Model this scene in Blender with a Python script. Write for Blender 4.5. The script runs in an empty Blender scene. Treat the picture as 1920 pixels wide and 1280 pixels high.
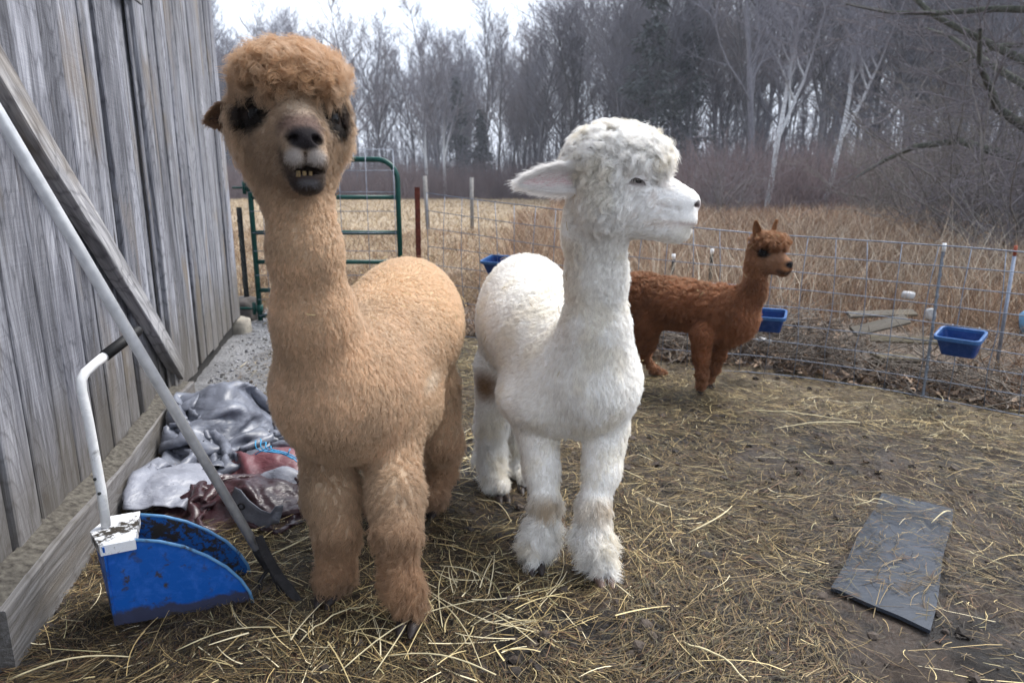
import bpy, math, random
import numpy as np
from mathutils import Vector, Matrix, Euler
random.seed(7); RNG = np.random.default_rng(11)
SC = bpy.context.scene
COL = SC.collection
PI = math.pi

# ------------------------------------------------------------------ camera, world, sun, exposure
H = 1.1                                   # camera height
F = 1280.0                                # focal length in photo pixels (24 mm on full frame)
PITCH = math.atan(290 / 1280.)
cP, sP = math.cos(PITCH), math.sin(PITCH)
cam = bpy.data.cameras.new('camera'); camo = bpy.data.objects.new('camera', cam); COL.objects.link(camo)
cam.lens = 24.0; cam.sensor_width = 36.0; cam.clip_start = 0.02; cam.clip_end = 800
camo.location = (0, 0, H); camo.rotation_euler = (PI/2 - PITCH, 0, 0)
cam.dof.use_dof = True; cam.dof.focus_distance = 1.75; cam.dof.aperture_fstop = 4.5
SC.camera = camo

SUN_EL, SUN_AZ = math.radians(58), math.radians(62)    # azimuth clockwise from +Y: light from the right, slightly behind the camera
W = bpy.data.worlds.new('World'); SC.world = W; W.use_nodes = True
nt = W.node_tree; nt.nodes.clear()
o_ = nt.nodes.new('ShaderNodeOutputWorld'); bg = nt.nodes.new('ShaderNodeBackground')
sky = nt.nodes.new('ShaderNodeTexSky'); sky.sky_type = 'NISHITA'; sky.sun_disc = False
sky.sun_elevation = SUN_EL; sky.sun_rotation = SUN_AZ; sky.dust_density = 3.0
mx = nt.nodes.new('ShaderNodeMix'); mx.data_type = 'RGBA'; mx.inputs[0].default_value = 0.85
tcw = nt.nodes.new('ShaderNodeTexCoord'); nzw = nt.nodes.new('ShaderNodeTexNoise'); nzw.inputs['Scale'].default_value = 1.6; nzw.inputs['Detail'].default_value = 5
crw = nt.nodes.new('ShaderNodeValToRGB'); crw.color_ramp.elements[0].position = .3; crw.color_ramp.elements[1].position = .72
crw.color_ramp.elements[0].color = (6.2, 7.1, 8.7, 1); crw.color_ramp.elements[1].color = (9.4, 9.9, 10.8, 1)
nt.links.new(tcw.outputs['Generated'], nzw.inputs['Vector']); nt.links.new(nzw.outputs['Fac'], crw.inputs[0])
nt.links.new(sky.outputs[0], mx.inputs[6]); nt.links.new(crw.outputs[0], mx.inputs[7])
nt.links.new(mx.outputs[2], bg.inputs[0]); bg.inputs[1].default_value = 0.105
nt.links.new(bg.outputs[0], o_.inputs[0])
sl = bpy.data.lights.new('sun', 'SUN'); so = bpy.data.objects.new('sun', sl); COL.objects.link(so)
sl.energy = 2.9; sl.angle = math.radians(28); sl.color = (1.0, .97, .93)
_d = Vector((math.sin(SUN_AZ)*math.cos(SUN_EL), math.cos(SUN_AZ)*math.cos(SUN_EL), math.sin(SUN_EL)))
so.rotation_euler = _d.to_track_quat('Z', 'Y').to_euler()
SC.view_settings.view_transform = 'Standard'; SC.view_settings.look = 'None'
SC.view_settings.exposure = 0.92; SC.view_settings.gamma = 1.0; SC.view_settings.use_curve_mapping = False
SC.render.engine = 'CYCLES'
cy = SC.cycles; cy.use_denoising = True; cy.max_bounces = 6; cy.diffuse_bounces = 4; cy.glossy_bounces = 2
cy.transmission_bounces = 4; cy.transparent_max_bounces = 8; cy.use_adaptive_sampling = True; cy.adaptive_threshold = 0.015
cy.caustics_reflective = False; cy.caustics_refractive = False; cy.sample_clamp_indirect = 6

# ------------------------------------------------------------------ helpers
def P(px, py, D=None, z=0.0):
    """world point seen at a photo pixel, at distance D along +Y (or on the level z)"""
    u = (px-960)/F; v = (640-py)/F
    d = (u, cP+v*sP, -sP+v*cP)
    t = D/d[1] if D else (z-H)/d[2]
    return Vector((d[0]*t, d[1]*t, H+d[2]*t))

def unit(a): return a/np.maximum(np.linalg.norm(a, axis=-1, keepdims=True), 1e-9)
def hash3(ix, iy, iz, seed=0):
    h = (ix.astype(np.int64)*374761393 + iy.astype(np.int64)*668265263 + iz.astype(np.int64)*2147483647 + seed*974711) & 0xffffffff
    h = ((h ^ (h >> 13))*1274126177) & 0xffffffff
    h = ((h ^ (h >> 16))*2246822519) & 0xffffffff
    return ((h ^ (h >> 15)) & 0xffffff)/float(0xffffff)
def vnoise(p, scale, seed=0):
    q = np.asarray(p, float)*scale; i = np.floor(q).astype(np.int64); f = q-i; f = f*f*(3-2*f)
    r = 0
    for dx in (0, 1):
        for dy in (0, 1):
            for dz in (0, 1):
                w = (f[:, 0] if dx else 1-f[:, 0])*(f[:, 1] if dy else 1-f[:, 1])*(f[:, 2] if dz else 1-f[:, 2])
                r = r+w*hash3(i[:, 0]+dx, i[:, 1]+dy, i[:, 2]+dz, seed)
    return r
def fbm(p, scale, seed=0, o=3):
    r = 0; a = .5; t = 0
    for k in range(o): r = r+a*vnoise(p, scale*2**k, seed+k*17); t += a; a *= .5
    return r/t
def p2(x, y): return np.stack([x, y, np.zeros_like(x)], -1)

def mesh_np(name, V, Fc, mat=None, attrs=None, smooth=True, nper=4, parent=None):
    """V (n,3), Fc (m,nper) -> linked mesh object; attrs {name: (type, domain, array)}"""
    me = bpy.data.meshes.new(name)
    V = np.ascontiguousarray(V, np.float32); Fc = np.ascontiguousarray(Fc, np.int32)
    me.vertices.add(len(V)); me.vertices.foreach_set('co', V.ravel())
    me.loops.add(Fc.size); me.loops.foreach_set('vertex_index', Fc.ravel())
    me.polygons.add(len(Fc)); me.polygons.foreach_set('loop_start', np.arange(0, Fc.size, nper, dtype=np.int32))
    me.polygons.foreach_set('use_smooth', np.full(len(Fc), smooth))
    if attrs:
        for k, (ty, dom, arr) in attrs.items():
            a = me.attributes.new(k, ty, dom)
            key = 'color' if ty == 'FLOAT_COLOR' else ('vector' if ty == 'FLOAT_VECTOR' else 'value')
            a.data.foreach_set(key, np.ascontiguousarray(arr, np.float32).ravel())
    me.update(calc_edges=True); me.validate()
    if mat: me.materials.append(mat)
    o = bpy.data.objects.new(name, me); COL.objects.link(o)
    if parent: o.parent = parent
    return o
def rgba(c, n=None):
    c = np.asarray(c, float)
    if c.ndim == 1: c = np.repeat(c[None], n, 0)
    return np.concatenate([c, np.ones((len(c), 1))], 1)

class MB:
    """collects boxes, tubes and grids and links them as one mesh; every vertex carries 'wc', the piece's own coordinates (grain along z)"""
    def __init__(s): s.v = []; s.f = []; s.w = []; s.sm = []; s.pv = []
    def add(s, V, Fs, Wc=None, smooth=False):
        b = len(s.v); s.pv += [random.random()]*len(V); s.v += [tuple(p) for p in V]; s.w += [tuple(p) for p in (Wc if Wc is not None else V)]
        s.f += [tuple(i+b for i in f) for f in Fs]; s.sm += [smooth]*len(Fs)
    def box(s, M, lo, hi, seg=1, warp=None):
        """box lo..hi in frame M; subdivided along z; warp(local)->local"""
        off = (random.random()*20, random.random()*20, random.random()*20)
        V = []; Wc = []; Fs = []
        bx = min(.004, (hi[0]-lo[0])*.2, (hi[1]-lo[1])*.2)
        ring = [(lo[0]+bx, lo[1]), (hi[0]-bx, lo[1]), (hi[0], lo[1]+bx), (hi[0], hi[1]-bx), (hi[0]-bx, hi[1]), (lo[0]+bx, hi[1]), (lo[0], hi[1]-bx), (lo[0], lo[1]+bx)]
        for k in range(seg+1):
            z = lo[2]+(hi[2]-lo[2])*k/seg
            for (x, y) in ring:
                l = Vector((x, y, z)); 
                if warp: l = warp(l)
                V.append(M @ l); Wc.append((x+off[0], y+off[1], z+off[2]))
        for k in range(seg):
            for j in range(8): a = k*8+j; b = k*8+(j+1) % 8; Fs.append((a, b, b+8, a+8))
        Fs.append(tuple(range(7, -1, -1))); Fs.append(tuple(seg*8+j for j in range(8)))
        s.add(V, Fs, Wc)
    def tube(s, pts, r, n=10, cap=True):
        pts = [Vector(p) for p in pts]; m = len(pts); rr = r if hasattr(r, '__len__') else [r]*m
        V = []; Wc = []; Fs = []; up = None; L = 0; off = random.random()*20
        for i, p in enumerate(pts):
            t = (pts[min(i+1, m-1)]-pts[max(i-1, 0)]).normalized()
            if up is None: up = t.orthogonal().normalized()
            up = (up-t*up.dot(t)).normalized(); sd = t.cross(up)
            if i: L += (p-pts[i-1]).length
            for k in range(n):
                a = 2*PI*k/n; V.append(p+(up*math.cos(a)+sd*math.sin(a))*rr[i]); Wc.append((math.cos(a)*rr[i]+off, math.sin(a)*rr[i], L))
        for i in range(m-1):
            for k in range(n): a = i*n+k; b = i*n+(k+1) % n; Fs.append((a, b, b+n, a+n))
        if cap: Fs.append(tuple(range(n-1, -1, -1))); Fs.append(tuple((m-1)*n+k for k in range(n)))
        s.add(V, Fs, Wc, True)
    def build(s, name, mat, parent=None, bevel=0):
        me = bpy.data.meshes.new(name); me.from_pydata(s.v, [], s.f); me.materials.append(mat)
        me.polygons.foreach_set('use_smooth', s.sm)
        a = me.attributes.new('wc', 'FLOAT_VECTOR', 'POINT'); a.data.foreach_set('vector', np.array(s.w, np.float32).ravel())
        a = me.attributes.new('pv', 'FLOAT', 'POINT'); a.data.foreach_set('value', np.array(s.pv, np.float32))
        me.update(); o = bpy.data.objects.new(name, me); COL.objects.link(o)
        if parent: o.parent = parent
        return o

def tag(o, label, cat=None, group=None, kind=None):
    if label: o['label'] = label
    if cat: o['category'] = cat
    if group: o['group'] = group
    if kind: o['kind'] = kind
    return o
def thing(name, label, cat, loc=(0, 0, 0), group=None):
    o = bpy.data.objects.new(name, None); COL.objects.link(o); o.location = loc; o.empty_display_size = .1
    bpy.context.view_layer.update()
    return tag(o, label, cat, group)
def adopt(ch, root):
    """parent ch (built in world coordinates) to root without moving it"""
    ch.parent = root; ch.matrix_parent_inverse = Matrix.Translation(root.location).inverted() if root.rotation_euler.z == 0 else root.matrix_world.inverted()
    return ch

def frame(o, x, y, z):
    M = Matrix.Identity(4)
    for i, a in enumerate((x, y, z)):
        a = Vector(a).normalized(); M[0][i], M[1][i], M[2][i] = a
    M[0][3], M[1][3], M[2][3] = o
    return M

# ------------------------------------------------------------------ materials
class N:
    def __init__(s, name):
        s.m = bpy.data.materials.new(name); s.m.use_nodes = True; s.t = s.m.node_tree; s.b = s.t.nodes['Principled BSDF']
        s.b.inputs['Specular IOR Level'].default_value = .3
    def n(s, ty, **k):
        x = s.t.nodes.new('ShaderNode'+ty)
        for a, v in k.items():
            if a.startswith('i_'): x.inputs[a[2:].replace('_', ' ')].default_value = v
            else: setattr(x, a, v)
        return x
    def l(s, a, b): s.t.links.new(a, b)
    def attr(s, name): return s.n('Attribute', attribute_name=name)
    def noise(s, vec, scale, detail=4, dist=0, rough=.5):
        x = s.n('TexNoise', i_Scale=scale, i_Detail=detail, i_Distortion=dist, i_Roughness=rough)
        if vec is not None: s.l(vec, x.inputs['Vector'])
        return x.outputs['Fac']
    def ramp(s, fac, stops):
        x = s.n('ValToRGB'); e = x.color_ramp.elements
        while len(e) < len(stops): e.new(.5)
        for k, (p, c) in enumerate(stops):
            e[k].position = p; e[k].color = (*c, 1) if len(c) == 3 else c
        s.l(fac, x.inputs[0]); return x.outputs[0]
    def mix(s, fac, a, b, mode='MIX'):
        x = s.n('Mix', data_type='RGBA', blend_type=mode)
        for v, k in ((fac, 0), (a, 6), (b, 7)):
            if hasattr(v, 'is_linked'): s.l(v, x.inputs[k])
            else: x.inputs[k].default_value = v if k == 0 else ((*v, 1) if len(v) == 3 else v)
        return x.outputs[2]
    def mapping(s, vec, sc, loc=(0, 0, 0)):
        x = s.n('Mapping'); s.l(vec, x.inputs[0]); x.inputs['Scale'].default_value = sc; x.inputs['Location'].default_value = loc
        return x.outputs[0]
    def color(s, c):
        if hasattr(c, 'is_linked'): s.l(c, s.b.inputs['Base Color'])
        else: s.b.inputs['Base Color'].default_value = (*c, 1)
        return s
    def rough(s, r):
        if hasattr(r, 'is_linked'): s.l(r, s.b.inputs['Roughness'])
        else: s.b.inputs['Roughness'].default_value = r
        return s
    def bump(s, h, dist=.002, st=1.0):
        x = s.n('Bump'); x.inputs['Distance'].default_value = dist; x.inputs['Strength'].default_value = st
        s.l(h, x.inputs['Height']); s.l(x.outputs[0], s.b.inputs['Normal']); return s
    def co(s): return s.n('TexCoord').outputs['Object']
    def pos(s): return s.n('NewGeometry').outputs['Position']

def wood_mat(name, dark, mid, light, warm=(.20, .15, .09), saw=True):
    m = N(name); wc = m.attr('wc').outputs['Vector']; pv = m.attr('pv').outputs['Fac']
    g1 = m.noise(m.mapping(wc, (1, 1, .045)), 120, 6, .6, .65)      # fine fibre
    g2 = m.noise(m.mapping(wc, (1, 1, .07)), 26, 5, 1.6, .6)        # figure
    g3 = m.noise(m.mapping(wc, (1, 1, .16)), 6, 4, 1.0, .5)         # broad weathering
    kn = m.n('TexVoronoi', i_Scale=1.0); m.l(m.mapping(wc, (6.5, .01, 1.7)), kn.inputs['Vector'])
    kd = kn.outputs['Distance']
    # growth rings bending round the knots
    ad = m.n('Math', operation='MULTIPLY_ADD'); m.l(kd, ad.inputs[0]); ad.inputs[1].default_value = 9.0
    sx = m.n('SeparateXYZ'); m.l(wc, sx.inputs[0]); m1 = m.n('Math', operation='MULTIPLY'); m.l(sx.outputs[0], m1.inputs[0]); m1.inputs[1].default_value = 6.0; m.l(m1.outputs[0], ad.inputs[2])
    a2 = m.n('Math', operation='MULTIPLY_ADD'); m.l(g3, a2.inputs[0]); a2.inputs[1].default_value = 5.0; m.l(ad.outputs[0], a2.inputs[2])
    fr = m.n('Math', operation='PINGPONG'); fr.inputs[1].default_value = .5; m.l(a2.outputs[0], fr.inputs[0])
    ring = m.ramp(fr.outputs[0], [(.0, (.50, .50, .52)), (.16, (1, 1, 1)), (.5, (1.06, 1.06, 1.06))])
    c = m.ramp(g1, [(.30, dark), (.5, mid), (.72, light)])
    c = m.mix(.6, c, m.ramp(g2, [(.34, dark), (.50, mid), (.68, light)]))
    c = m.mix(.75, c, ring, 'MULTIPLY')
    c = m.mix(.85, c, m.ramp(g3, [(.34, (.50, .50, .52)), (.5, (1, 1, 1)), (.66, (1.22, 1.22, 1.24))]), 'MULTIPLY')
    c = m.mix(.9, c, m.ramp(pv, [(0, (.66, .66, .68)), (.5, (.98, .97, .95)), (1, (1.2, 1.2, 1.22))]), 'MULTIPLY')
    blot = m.noise(m.mapping(wc, (1, 1, .35)), 4.5, 5, .4)
    c = m.mix(m.ramp(blot, [(.56, (0, 0, 0)), (.74, (.7, .7, .7))]), c, warm)
    c = m.mix(m.ramp(kd, [(.035, (.9, .9, .9)), (.085, (0, 0, 0))]), c, (.045, .036, .032))
    # splashed, damp foot of the boards
    ps = m.n('SeparateXYZ'); m.l(m.pos(), ps.inputs[0]); pz = m.n('Math', operation='MULTIPLY_ADD'); m.l(blot, pz.inputs[0]); pz.inputs[1].default_value = -.55; m.l(ps.outputs[2], pz.inputs[2])
    c = m.mix(m.ramp(pz.outputs[0], [(.0, (.62, .62, .62)), (.30, (0, 0, 0))]), c, (.10, .085, .062))
    m.color(c).rough(.85)
    h = m.mix(.5, g1, m.mix(.35, g2, fr.outputs[0]))
    if saw: h = m.mix(.18, h, m.noise(m.mapping(wc, (.5, .5, 16)), 6, 2, .3))
    m.bump(h, .007, 1.0); return m.m

WOOD = wood_mat('weathered_wood', (.065, .066, .073), (.205, .21, .235), (.41, .42, .45))
WOODB = wood_mat('brace_wood', (.12, .12, .125), (.28, .278, .285), (.46, .455, .45))
WOODY = wood_mat('pale_board', (.08, .065, .04), (.18, .15, .09), (.28, .24, .15), saw=False)
WOODG = wood_mat('rotten_board', (.05, .048, .046), (.11, .105, .10), (.20, .19, .18), saw=False)
def simple(name, c, r=.5, metal=0, nz=None, bump=None):
    m = N(name)
    if nz:
        sc, amt = nz; f = m.noise(m.co(), sc, 5)
        m.color(m.mix(1.0, c, m.ramp(f, [(.25, (1-amt,)*3), (.75, (1+amt*.3,)*3)]), 'MULTIPLY'))
    else: m.color(c)
    m.rough(r); m.b.inputs['Metallic'].default_value = metal
    if bump: m.bump(m.noise(m.co(), bump[0], 5), bump[1])
    return m.m
def attr_mat(name, r=.8, spec=.2, bump=None, nz=None, trans=0):
    m = N(name); c = m.attr('Col').outputs['Color']
    if nz: c = m.mix(1.0, c, m.ramp(m.noise(m.pos(), nz[0], 5), [(.25, (1-nz[1],)*3), (.75, (1+nz[1]*.5,)*3)]), 'MULTIPLY')
    m.color(c).rough(r); m.b.inputs['Specular IOR Level'].default_value = spec
    if bump: m.bump(m.noise(m.pos(), bump[0], 6), bump[1])
    return m.m
GALV = simple('galvanised_wire', (.24, .27, .33), .45, .6, (30, .4))
GREEN = simple('green_paint', (.003, .060, .048), .35, 0, (14, .35))
HAIRM = None

# ------------------------------------------------------------------ terrain
def smooth01(x): x = np.clip(x, 0, 1); return x*x*(3-2*x)
FENCE_PX = [(807, 361, 628), (900, 374, 640), (1043, 394, 664), (1196, 415, 688), (1298, 427, 698), (1405, 437, 704), (1500, 444, 714), (1650, 456, 735), (1780, 466, 758), (1920, 478, 786)]
FENCE = []
for (px, t_, b_) in FENCE_PX:
    g = P(px, b_); FENCE.append((g.x, g.y, P(px, t_, g.y).z))
g0, g1 = FENCE[-2], FENCE[-1]
for k in range(1, 5):   # continues beyond the frame
    FENCE.append((g1[0]+(g1[0]-g0[0])*k*1.5, g1[1]+(g1[1]-g0[1])*k*1.5, g1[2]))
FXY = np.array([(a, b) for a, b, c in FENCE])
def fence_y(x): return np.interp(x, FXY[:, 0], FXY[:, 1], left=FXY[0, 1]+.0, right=FXY[-1, 1])
def ground_h(x, y):
    x = np.asarray(x, float); y = np.asarray(y, float); p = p2(x, y)
    h = (fbm(p, 1.3, 1, 2)-.5)*.03+(fbm(p, 6, 2, 3)-.5)*.028+(fbm(p, 24, 4, 2)-.5)*.022
    beyond = smooth01((y-fence_y(x)-.15)/1.2)
    h = h+beyond*(fbm(p, .8, 5, 3)-.45)*.12
    # compost mound behind the fence on the right
    m = np.exp(-(((x-1.75)/.75)**2+((y-4.6)/.45)**2)); h = h+m*(.20+.18*(fbm(p, 3.5, 9, 3)-.5))
    m2 = np.exp(-(((x-3.3)/.8)**2+((y-4.6)/.5)**2)); h = h+m2*.10
    u_ = (x-1.20)*.90-(y-1.92)*.44; v_ = (x-1.20)*.44+(y-1.92)*.90; fl = (1-smooth01((np.abs(u_)-.17)/.08))*(1-smooth01((np.abs(v_)-.42)/.08)); h = h*(1-fl)-.004*fl
    # slight dip and rise towards the wood
    h = h+smooth01((y-30)/60)*.3+smooth01((y-60)/120)*1.5
    return h-.02*np.exp(-((y-1.6)/3)**2)*0
xs = np.unique(np.round(np.concatenate([np.linspace(-220, -30, 14), np.linspace(-30, -4, 40), np.arange(-4, -1.4, .08), np.arange(-1.4, 2.4, .022), np.arange(2.4, 6, .08), np.linspace(6, 40, 50), np.linspace(40, 220, 14)]), 4))
ys = np.unique(np.round(np.concatenate([np.linspace(-30, -1, 8), np.arange(-1, .9, .1), np.arange(.9, 4.2, .022), np.arange(4.2, 7, .05), np.linspace(7, 20, 60), np.linspace(20, 90, 50), np.linspace(90, 420, 20)]), 4))
GX, GY = np.meshgrid(xs, ys, indexing='ij'); gx, gy = GX.ravel(), GY.ravel(); gz = ground_h(gx, gy)
pp = p2(gx, gy)
mud = np.array([.040, .029, .022]); wet = np.array([.012, .0095, .008]); hay = np.array([.17, .13, .085]); grav = np.array([.17, .17, .175])
tan = np.array([.27, .205, .13]); rust = np.array([.17, .12, .085]); leaf = np.array([.13, .10, .075])
n1 = fbm(pp, 2.2, 21, 4)[:, None]; n2 = fbm(pp, 9, 22, 3)[:, None]
c = mud*(.6+.8*n1)*(1-.0)+0*n2
c = c+(wet-c)*smooth01((n2-.48)/.14)
yard_far = smooth01((gy-(fence_y(gx)-.9))/.8)[:, None]
c = c+(hay*(.7+.6*n2)-c)*yard_far*.75
gm = (smooth01((gy-2.9)/.5)*smooth01((-.75-gx)/.35)*(1-smooth01((gy-6.0)/1.0)))[:, None]
c = c+(grav*(.6+.8*n2)-c)*gm
by = smooth01((gy-fence_y(gx)-.02)/.3)[:, None]*(1-gm)
c = c+(leaf*(.6+.8*n2)-c)*by
far = smooth01((gy-7)/4)[:, None]
right = smooth01((gx-gy*.13)/(1+gy*.05))[:, None]
c = c+((tan*(1-right)+rust*right)*(.8+.4*n1)-c)*far
wd = smooth01((gy-(62-44*smooth01((gx-gy*.02)/14)))/6)[:, None]
c = c+(np.array([.085, .072, .07])-c)*wd
ii = np.arange(GX.size).reshape(GX.shape)
Q = np.stack([ii[:-1, :-1], ii[1:, :-1], ii[1:, 1:], ii[:-1, 1:]], -1).reshape(-1, 4)
GM = N('ground_mud'); gc = GM.attr('Col').outputs['Color']
gn = GM.noise(GM.pos(), 55, 6, .3, .65)
GM.color(GM.mix(1.0, gc, GM.ramp(gn, [(.25, (.45, .45, .45)), (.5, (1, 1, 1)), (.75, (1.6, 1.55, 1.5))]), 'MULTIPLY'))
GM.rough(GM.ramp(GM.noise(GM.pos(), 7, 4), [(.4, (.30,)*3), (.6, (.85,)*3)])); GM.bump(gn, .012, 1.0)
ground = mesh_np('ground', np.stack([gx, gy, gz], -1), Q, GM.m, {'Col': ('FLOAT_COLOR', 'POINT', rgba(np.clip(c, 0, 1)))})
tag(ground, 'dark trampled mud of the yard running out into dry meadow', None, kind='structure')
def gh(x, y): return float(ground_h(np.array([x]), np.array([y]))[0])

# ------------------------------------------------------------------ barn
T = Vector((-.2225, .975, 0)).normalized(); NW = Vector((T.y, -T.x, 0))    # along the wall, outwards
S0 = Vector((-1.173, 1.397, 0))                                             # outer near corner of the sill timber
W0 = S0-NW*.075                                                             # front face of the siding
def wallpt(px, py, o):
    a = P(px, py, 1.0)-Vector((0, 0, H)); org = Vector((0, 0, H)); q = W0+NW*o
    t = (q-org).dot(NW)/a.dot(NW); p = org+a*t
    return (p-W0).dot(T), p.z
WM = frame(W0, T, NW*1, Vector((0, 0, 1)))
barn = thing('barn', 'weathered grey plank barn standing along the yard', 'barn', W0)
mb = MB(); s = -1.6; k = 0
sJ = wallpt(330, 650, .03)[0]; sEnd = wallpt(449, 600, 0)[0]
while s < sEnd-.02:
    w = random.uniform(.115, .20)
    if s < sJ-.05 and s+w > sJ-.12: w = sJ-.0-s
    w = min(w, sEnd-s); dz = random.uniform(.02, .07); off = random.uniform(-.010, .010); tw = random.uniform(-.02, .02); ph = random.random()*6
    def warp(l, tw=tw, ph=ph, cx=s+w/2): return Vector((l.x+.006*math.sin(l.z*2.1+ph), l.y+(l.x-cx)*tw*math.sin(l.z*1.3+ph)*4, l.z))
    mb.box(WM, (s+.0055, -.025+off, .06+dz), (s+w-.0055, off, 3.6), 24, warp); s += w; k += 1
adopt(mb.build('plank_siding', WOOD), barn)
mb = MB(); mb.box(WM, (-1.6, -.09, -.1), (sEnd-.02, -.035, 3.6)); adopt(mb.build('inner_wall', simple('dark_boards', (.03, .028, .026), .9)), barn)
# return wall, roof out of frame
s = 0; mb = MB(); WE = frame(W0+T*sEnd, -NW, T, Vector((0, 0, 1)))
while s < 4.5:
    w = random.uniform(.16, .24); mb.box(WE, (s+.003+.03, -.03, .05), (s+w-.003+.03, random.uniform(-.004, .004), 3.6), 1); s += w
adopt(mb.build('end_wall', WOOD), barn)
mb = MB(); RM = frame(W0+T*-1.8+Vector((0, 0, 3.6)), T, NW*-1, Vector((0, 0, 1)))
v = [RM @ Vector(q) for q in ((0, -.35, -.05), (sEnd+2.1, -.35, -.05), (sEnd+2.1, 2.4, 1.3), (0, 2.4, 1.3), (0, -.35, .0), (sEnd+2.1, -.35, .0), (sEnd+2.1, 2.4, 1.35), (0, 2.4, 1.35))]
mb.add(v, [(3, 2, 1, 0), (4, 5, 6, 7), (0, 1, 5, 4), (1, 2, 6, 5), (2, 3, 7, 6), (3, 0, 4, 7)])
adopt(mb.build('roof', simple('roof_metal', (.2, .2, .2), .5)), barn)
# sill timber
sE = wallpt(361, 703, .075)[0]
def swarp(l): return Vector((l.x+.012*math.sin(l.z*5), l.y+.006*math.sin(l.z*3.1+1), l.z))
SM = frame(W0+Vector((0, 0, 0)), Vector((0, 0, 1)), NW, T)
mb = MB(); mb.box(SM, (-.05, -.028, .0), (.147, .075, sE), 14, swarp); mb.pv = [.7]*len(mb.v); adopt(mb.build('sill_timber', WOOD), barn)
# dirt ledge on top of the sill
x_ = np.linspace(.02, sE-.02, 200); y_ = np.linspace(0, .066, 10); X_, Y_ = np.meshgrid(x_, y_, indexing='ij')
hh = .147+.012*np.sin(X_*5)+(1-Y_/.066)**1.0*.022*(.5+fbm(p2(X_.ravel(), Y_.ravel()*4), 12, 5).reshape(X_.shape))-.001
Vw = np.array([np.array(W0)]*X_.size)+X_.reshape(-1, 1)*np.array(T)+Y_.reshape(-1, 1)*np.array(NW)+np.stack([0*X_.ravel(), 0*X_.ravel(), hh.ravel()], -1)
ii = np.arange(X_.size).reshape(X_.shape); Q = np.stack([ii[:-1, :-1], ii[1:, :-1], ii[1:, 1:], ii[:-1, 1:]], -1).reshape(-1, 4)
dm = N('ledge_dirt'); dn = dm.noise(dm.co(), 60, 6); dm.color(dm.ramp(dn, [(.3, (.035, .03, .026)), (.7, (.13, .12, .10))])).rough(.95); dm.bump(dn, .006)
adopt(mesh_np('dirt_ledge', Vw, Q, dm.m), barn)
# door jamb board, standing proud
mb = MB(); sa, _ = wallpt(268, 330, .035); sb, _ = wallpt(306, 330, .035)
mb.box(WM, (sJ-.09, .008, .155), (sJ+.055, .036, 3.6), 20, lambda l: Vector((l.x+.006*math.sin(l.z*2), l.y, l.z)))
mb.box(WM, (sJ-.13, .0085, .155), (sJ-.092, .016, 3.6), 8)
adopt(mb.build('jamb_board', WOOD), barn)
# stone under the corner
cpt = P(432, 628)
# door leaf: brace and top rail over the siding left of the jamb
door = thing('barn_door', 'plank barn door with a long diagonal brace', 'door', W0+T*.4)
def board_px(name, pts, th=.045, o=.0, mat=WOODB, seg=10):
    """board whose outer face has the four photo corners pts (upper far, lower far, lower near, upper near) in the plane o+th"""
    c4 = [wallpt(px, py, o+th) for px, py in pts]
    a = (Vector((c4[0][0], c4[0][1]))+Vector((c4[1][0], c4[1][1])))/2; b = (Vector((c4[3][0], c4[3][1]))+Vector((c4[2][0], c4[2][1])))/2
    e = (b-a); L = e.length; e.normalize(); f = Vector((-e.y, e.x))
    wd = abs(f.dot(Vector(c4[0])-Vector(c4[1])))*.5+abs(f.dot(Vector(c4[3])-Vector(c4[2])))*.5
    org = W0+T*a.x+Vector((0, 0, a.y)); Z = T*e.x+Vector((0, 0, e.y)); X = T*f.x+Vector((0, 0, f.y))
    M = frame(org, X, NW, Z); m = MB(); m.box(M, (-wd/2, o, 0), (wd/2, o+th, L), seg, lambda l: Vector((l.x+.003*math.sin(l.z*9), l.y+.004*math.sin(l.z*3), l.z)))
    m.pv = [.85]*len(m.v)
    return m.build(name, mat), wd, L
br, wd_, L_ = board_px('diagonal_brace', [(345, 680), (346, 712), (-160, -118), (-160, -207)], .05, .006)
adopt(br, door); print('BRACE', wd_, L_)
tr, wd_, L_ = board_px('top_rail', [(262, -5), (270, 12), (120, -120), (100, -160)], .03, .01); adopt(tr, door); print('RAIL', wd_, L_)

st = N('corner_stone'); sn = st.noise(st.co(), 14, 6); st.color(st.ramp(sn, [(.3, (.22, .20, .17)), (.7, (.42, .38, .31))])).rough(.9); st.bump(sn, .01)
def rock(name, c, r, mat, seed=0, n=14):
    th = np.linspace(0, PI, n); ph = np.linspace(0, 2*PI, 2*n, endpoint=False); TH, PH = np.meshgrid(th, ph, indexing='ij')
    d = np.stack([np.sin(TH)*np.cos(PH), np.sin(TH)*np.sin(PH), np.cos(TH)], -1).reshape(-1, 3)
    q = np.sign(d)*np.abs(d)**.6; q = q*(.85+.3*fbm(d+seed, 2.2, seed)[:, None])*np.array(r)
    ii = np.arange(len(d)).reshape(TH.shape); jj = np.roll(ii, -1, 1)
    Q = np.stack([ii[:-1], ii[1:], jj[1:], jj[:-1]], -1).reshape(-1, 4)
    return mesh_np(name, q+np.array(c), Q, mat)
tag(rock('foundation_stone', (cpt.x-.0, cpt.y+.12, .03), (.11, .09, .085), st.m, 3), 'pale squared stone under the far corner of the barn', 'stone')
# narrow board nailed at the corner
mb = MB(); mb.box(WM, (sEnd+.03, -.07, .10), (sEnd+.12, -.045, P(437, 350, 5.5).z), 6)
tag(mb.build('corner_board', WOOD), 'short upright grey board fixed past the barn corner beside the gate hinge', 'board')

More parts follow.
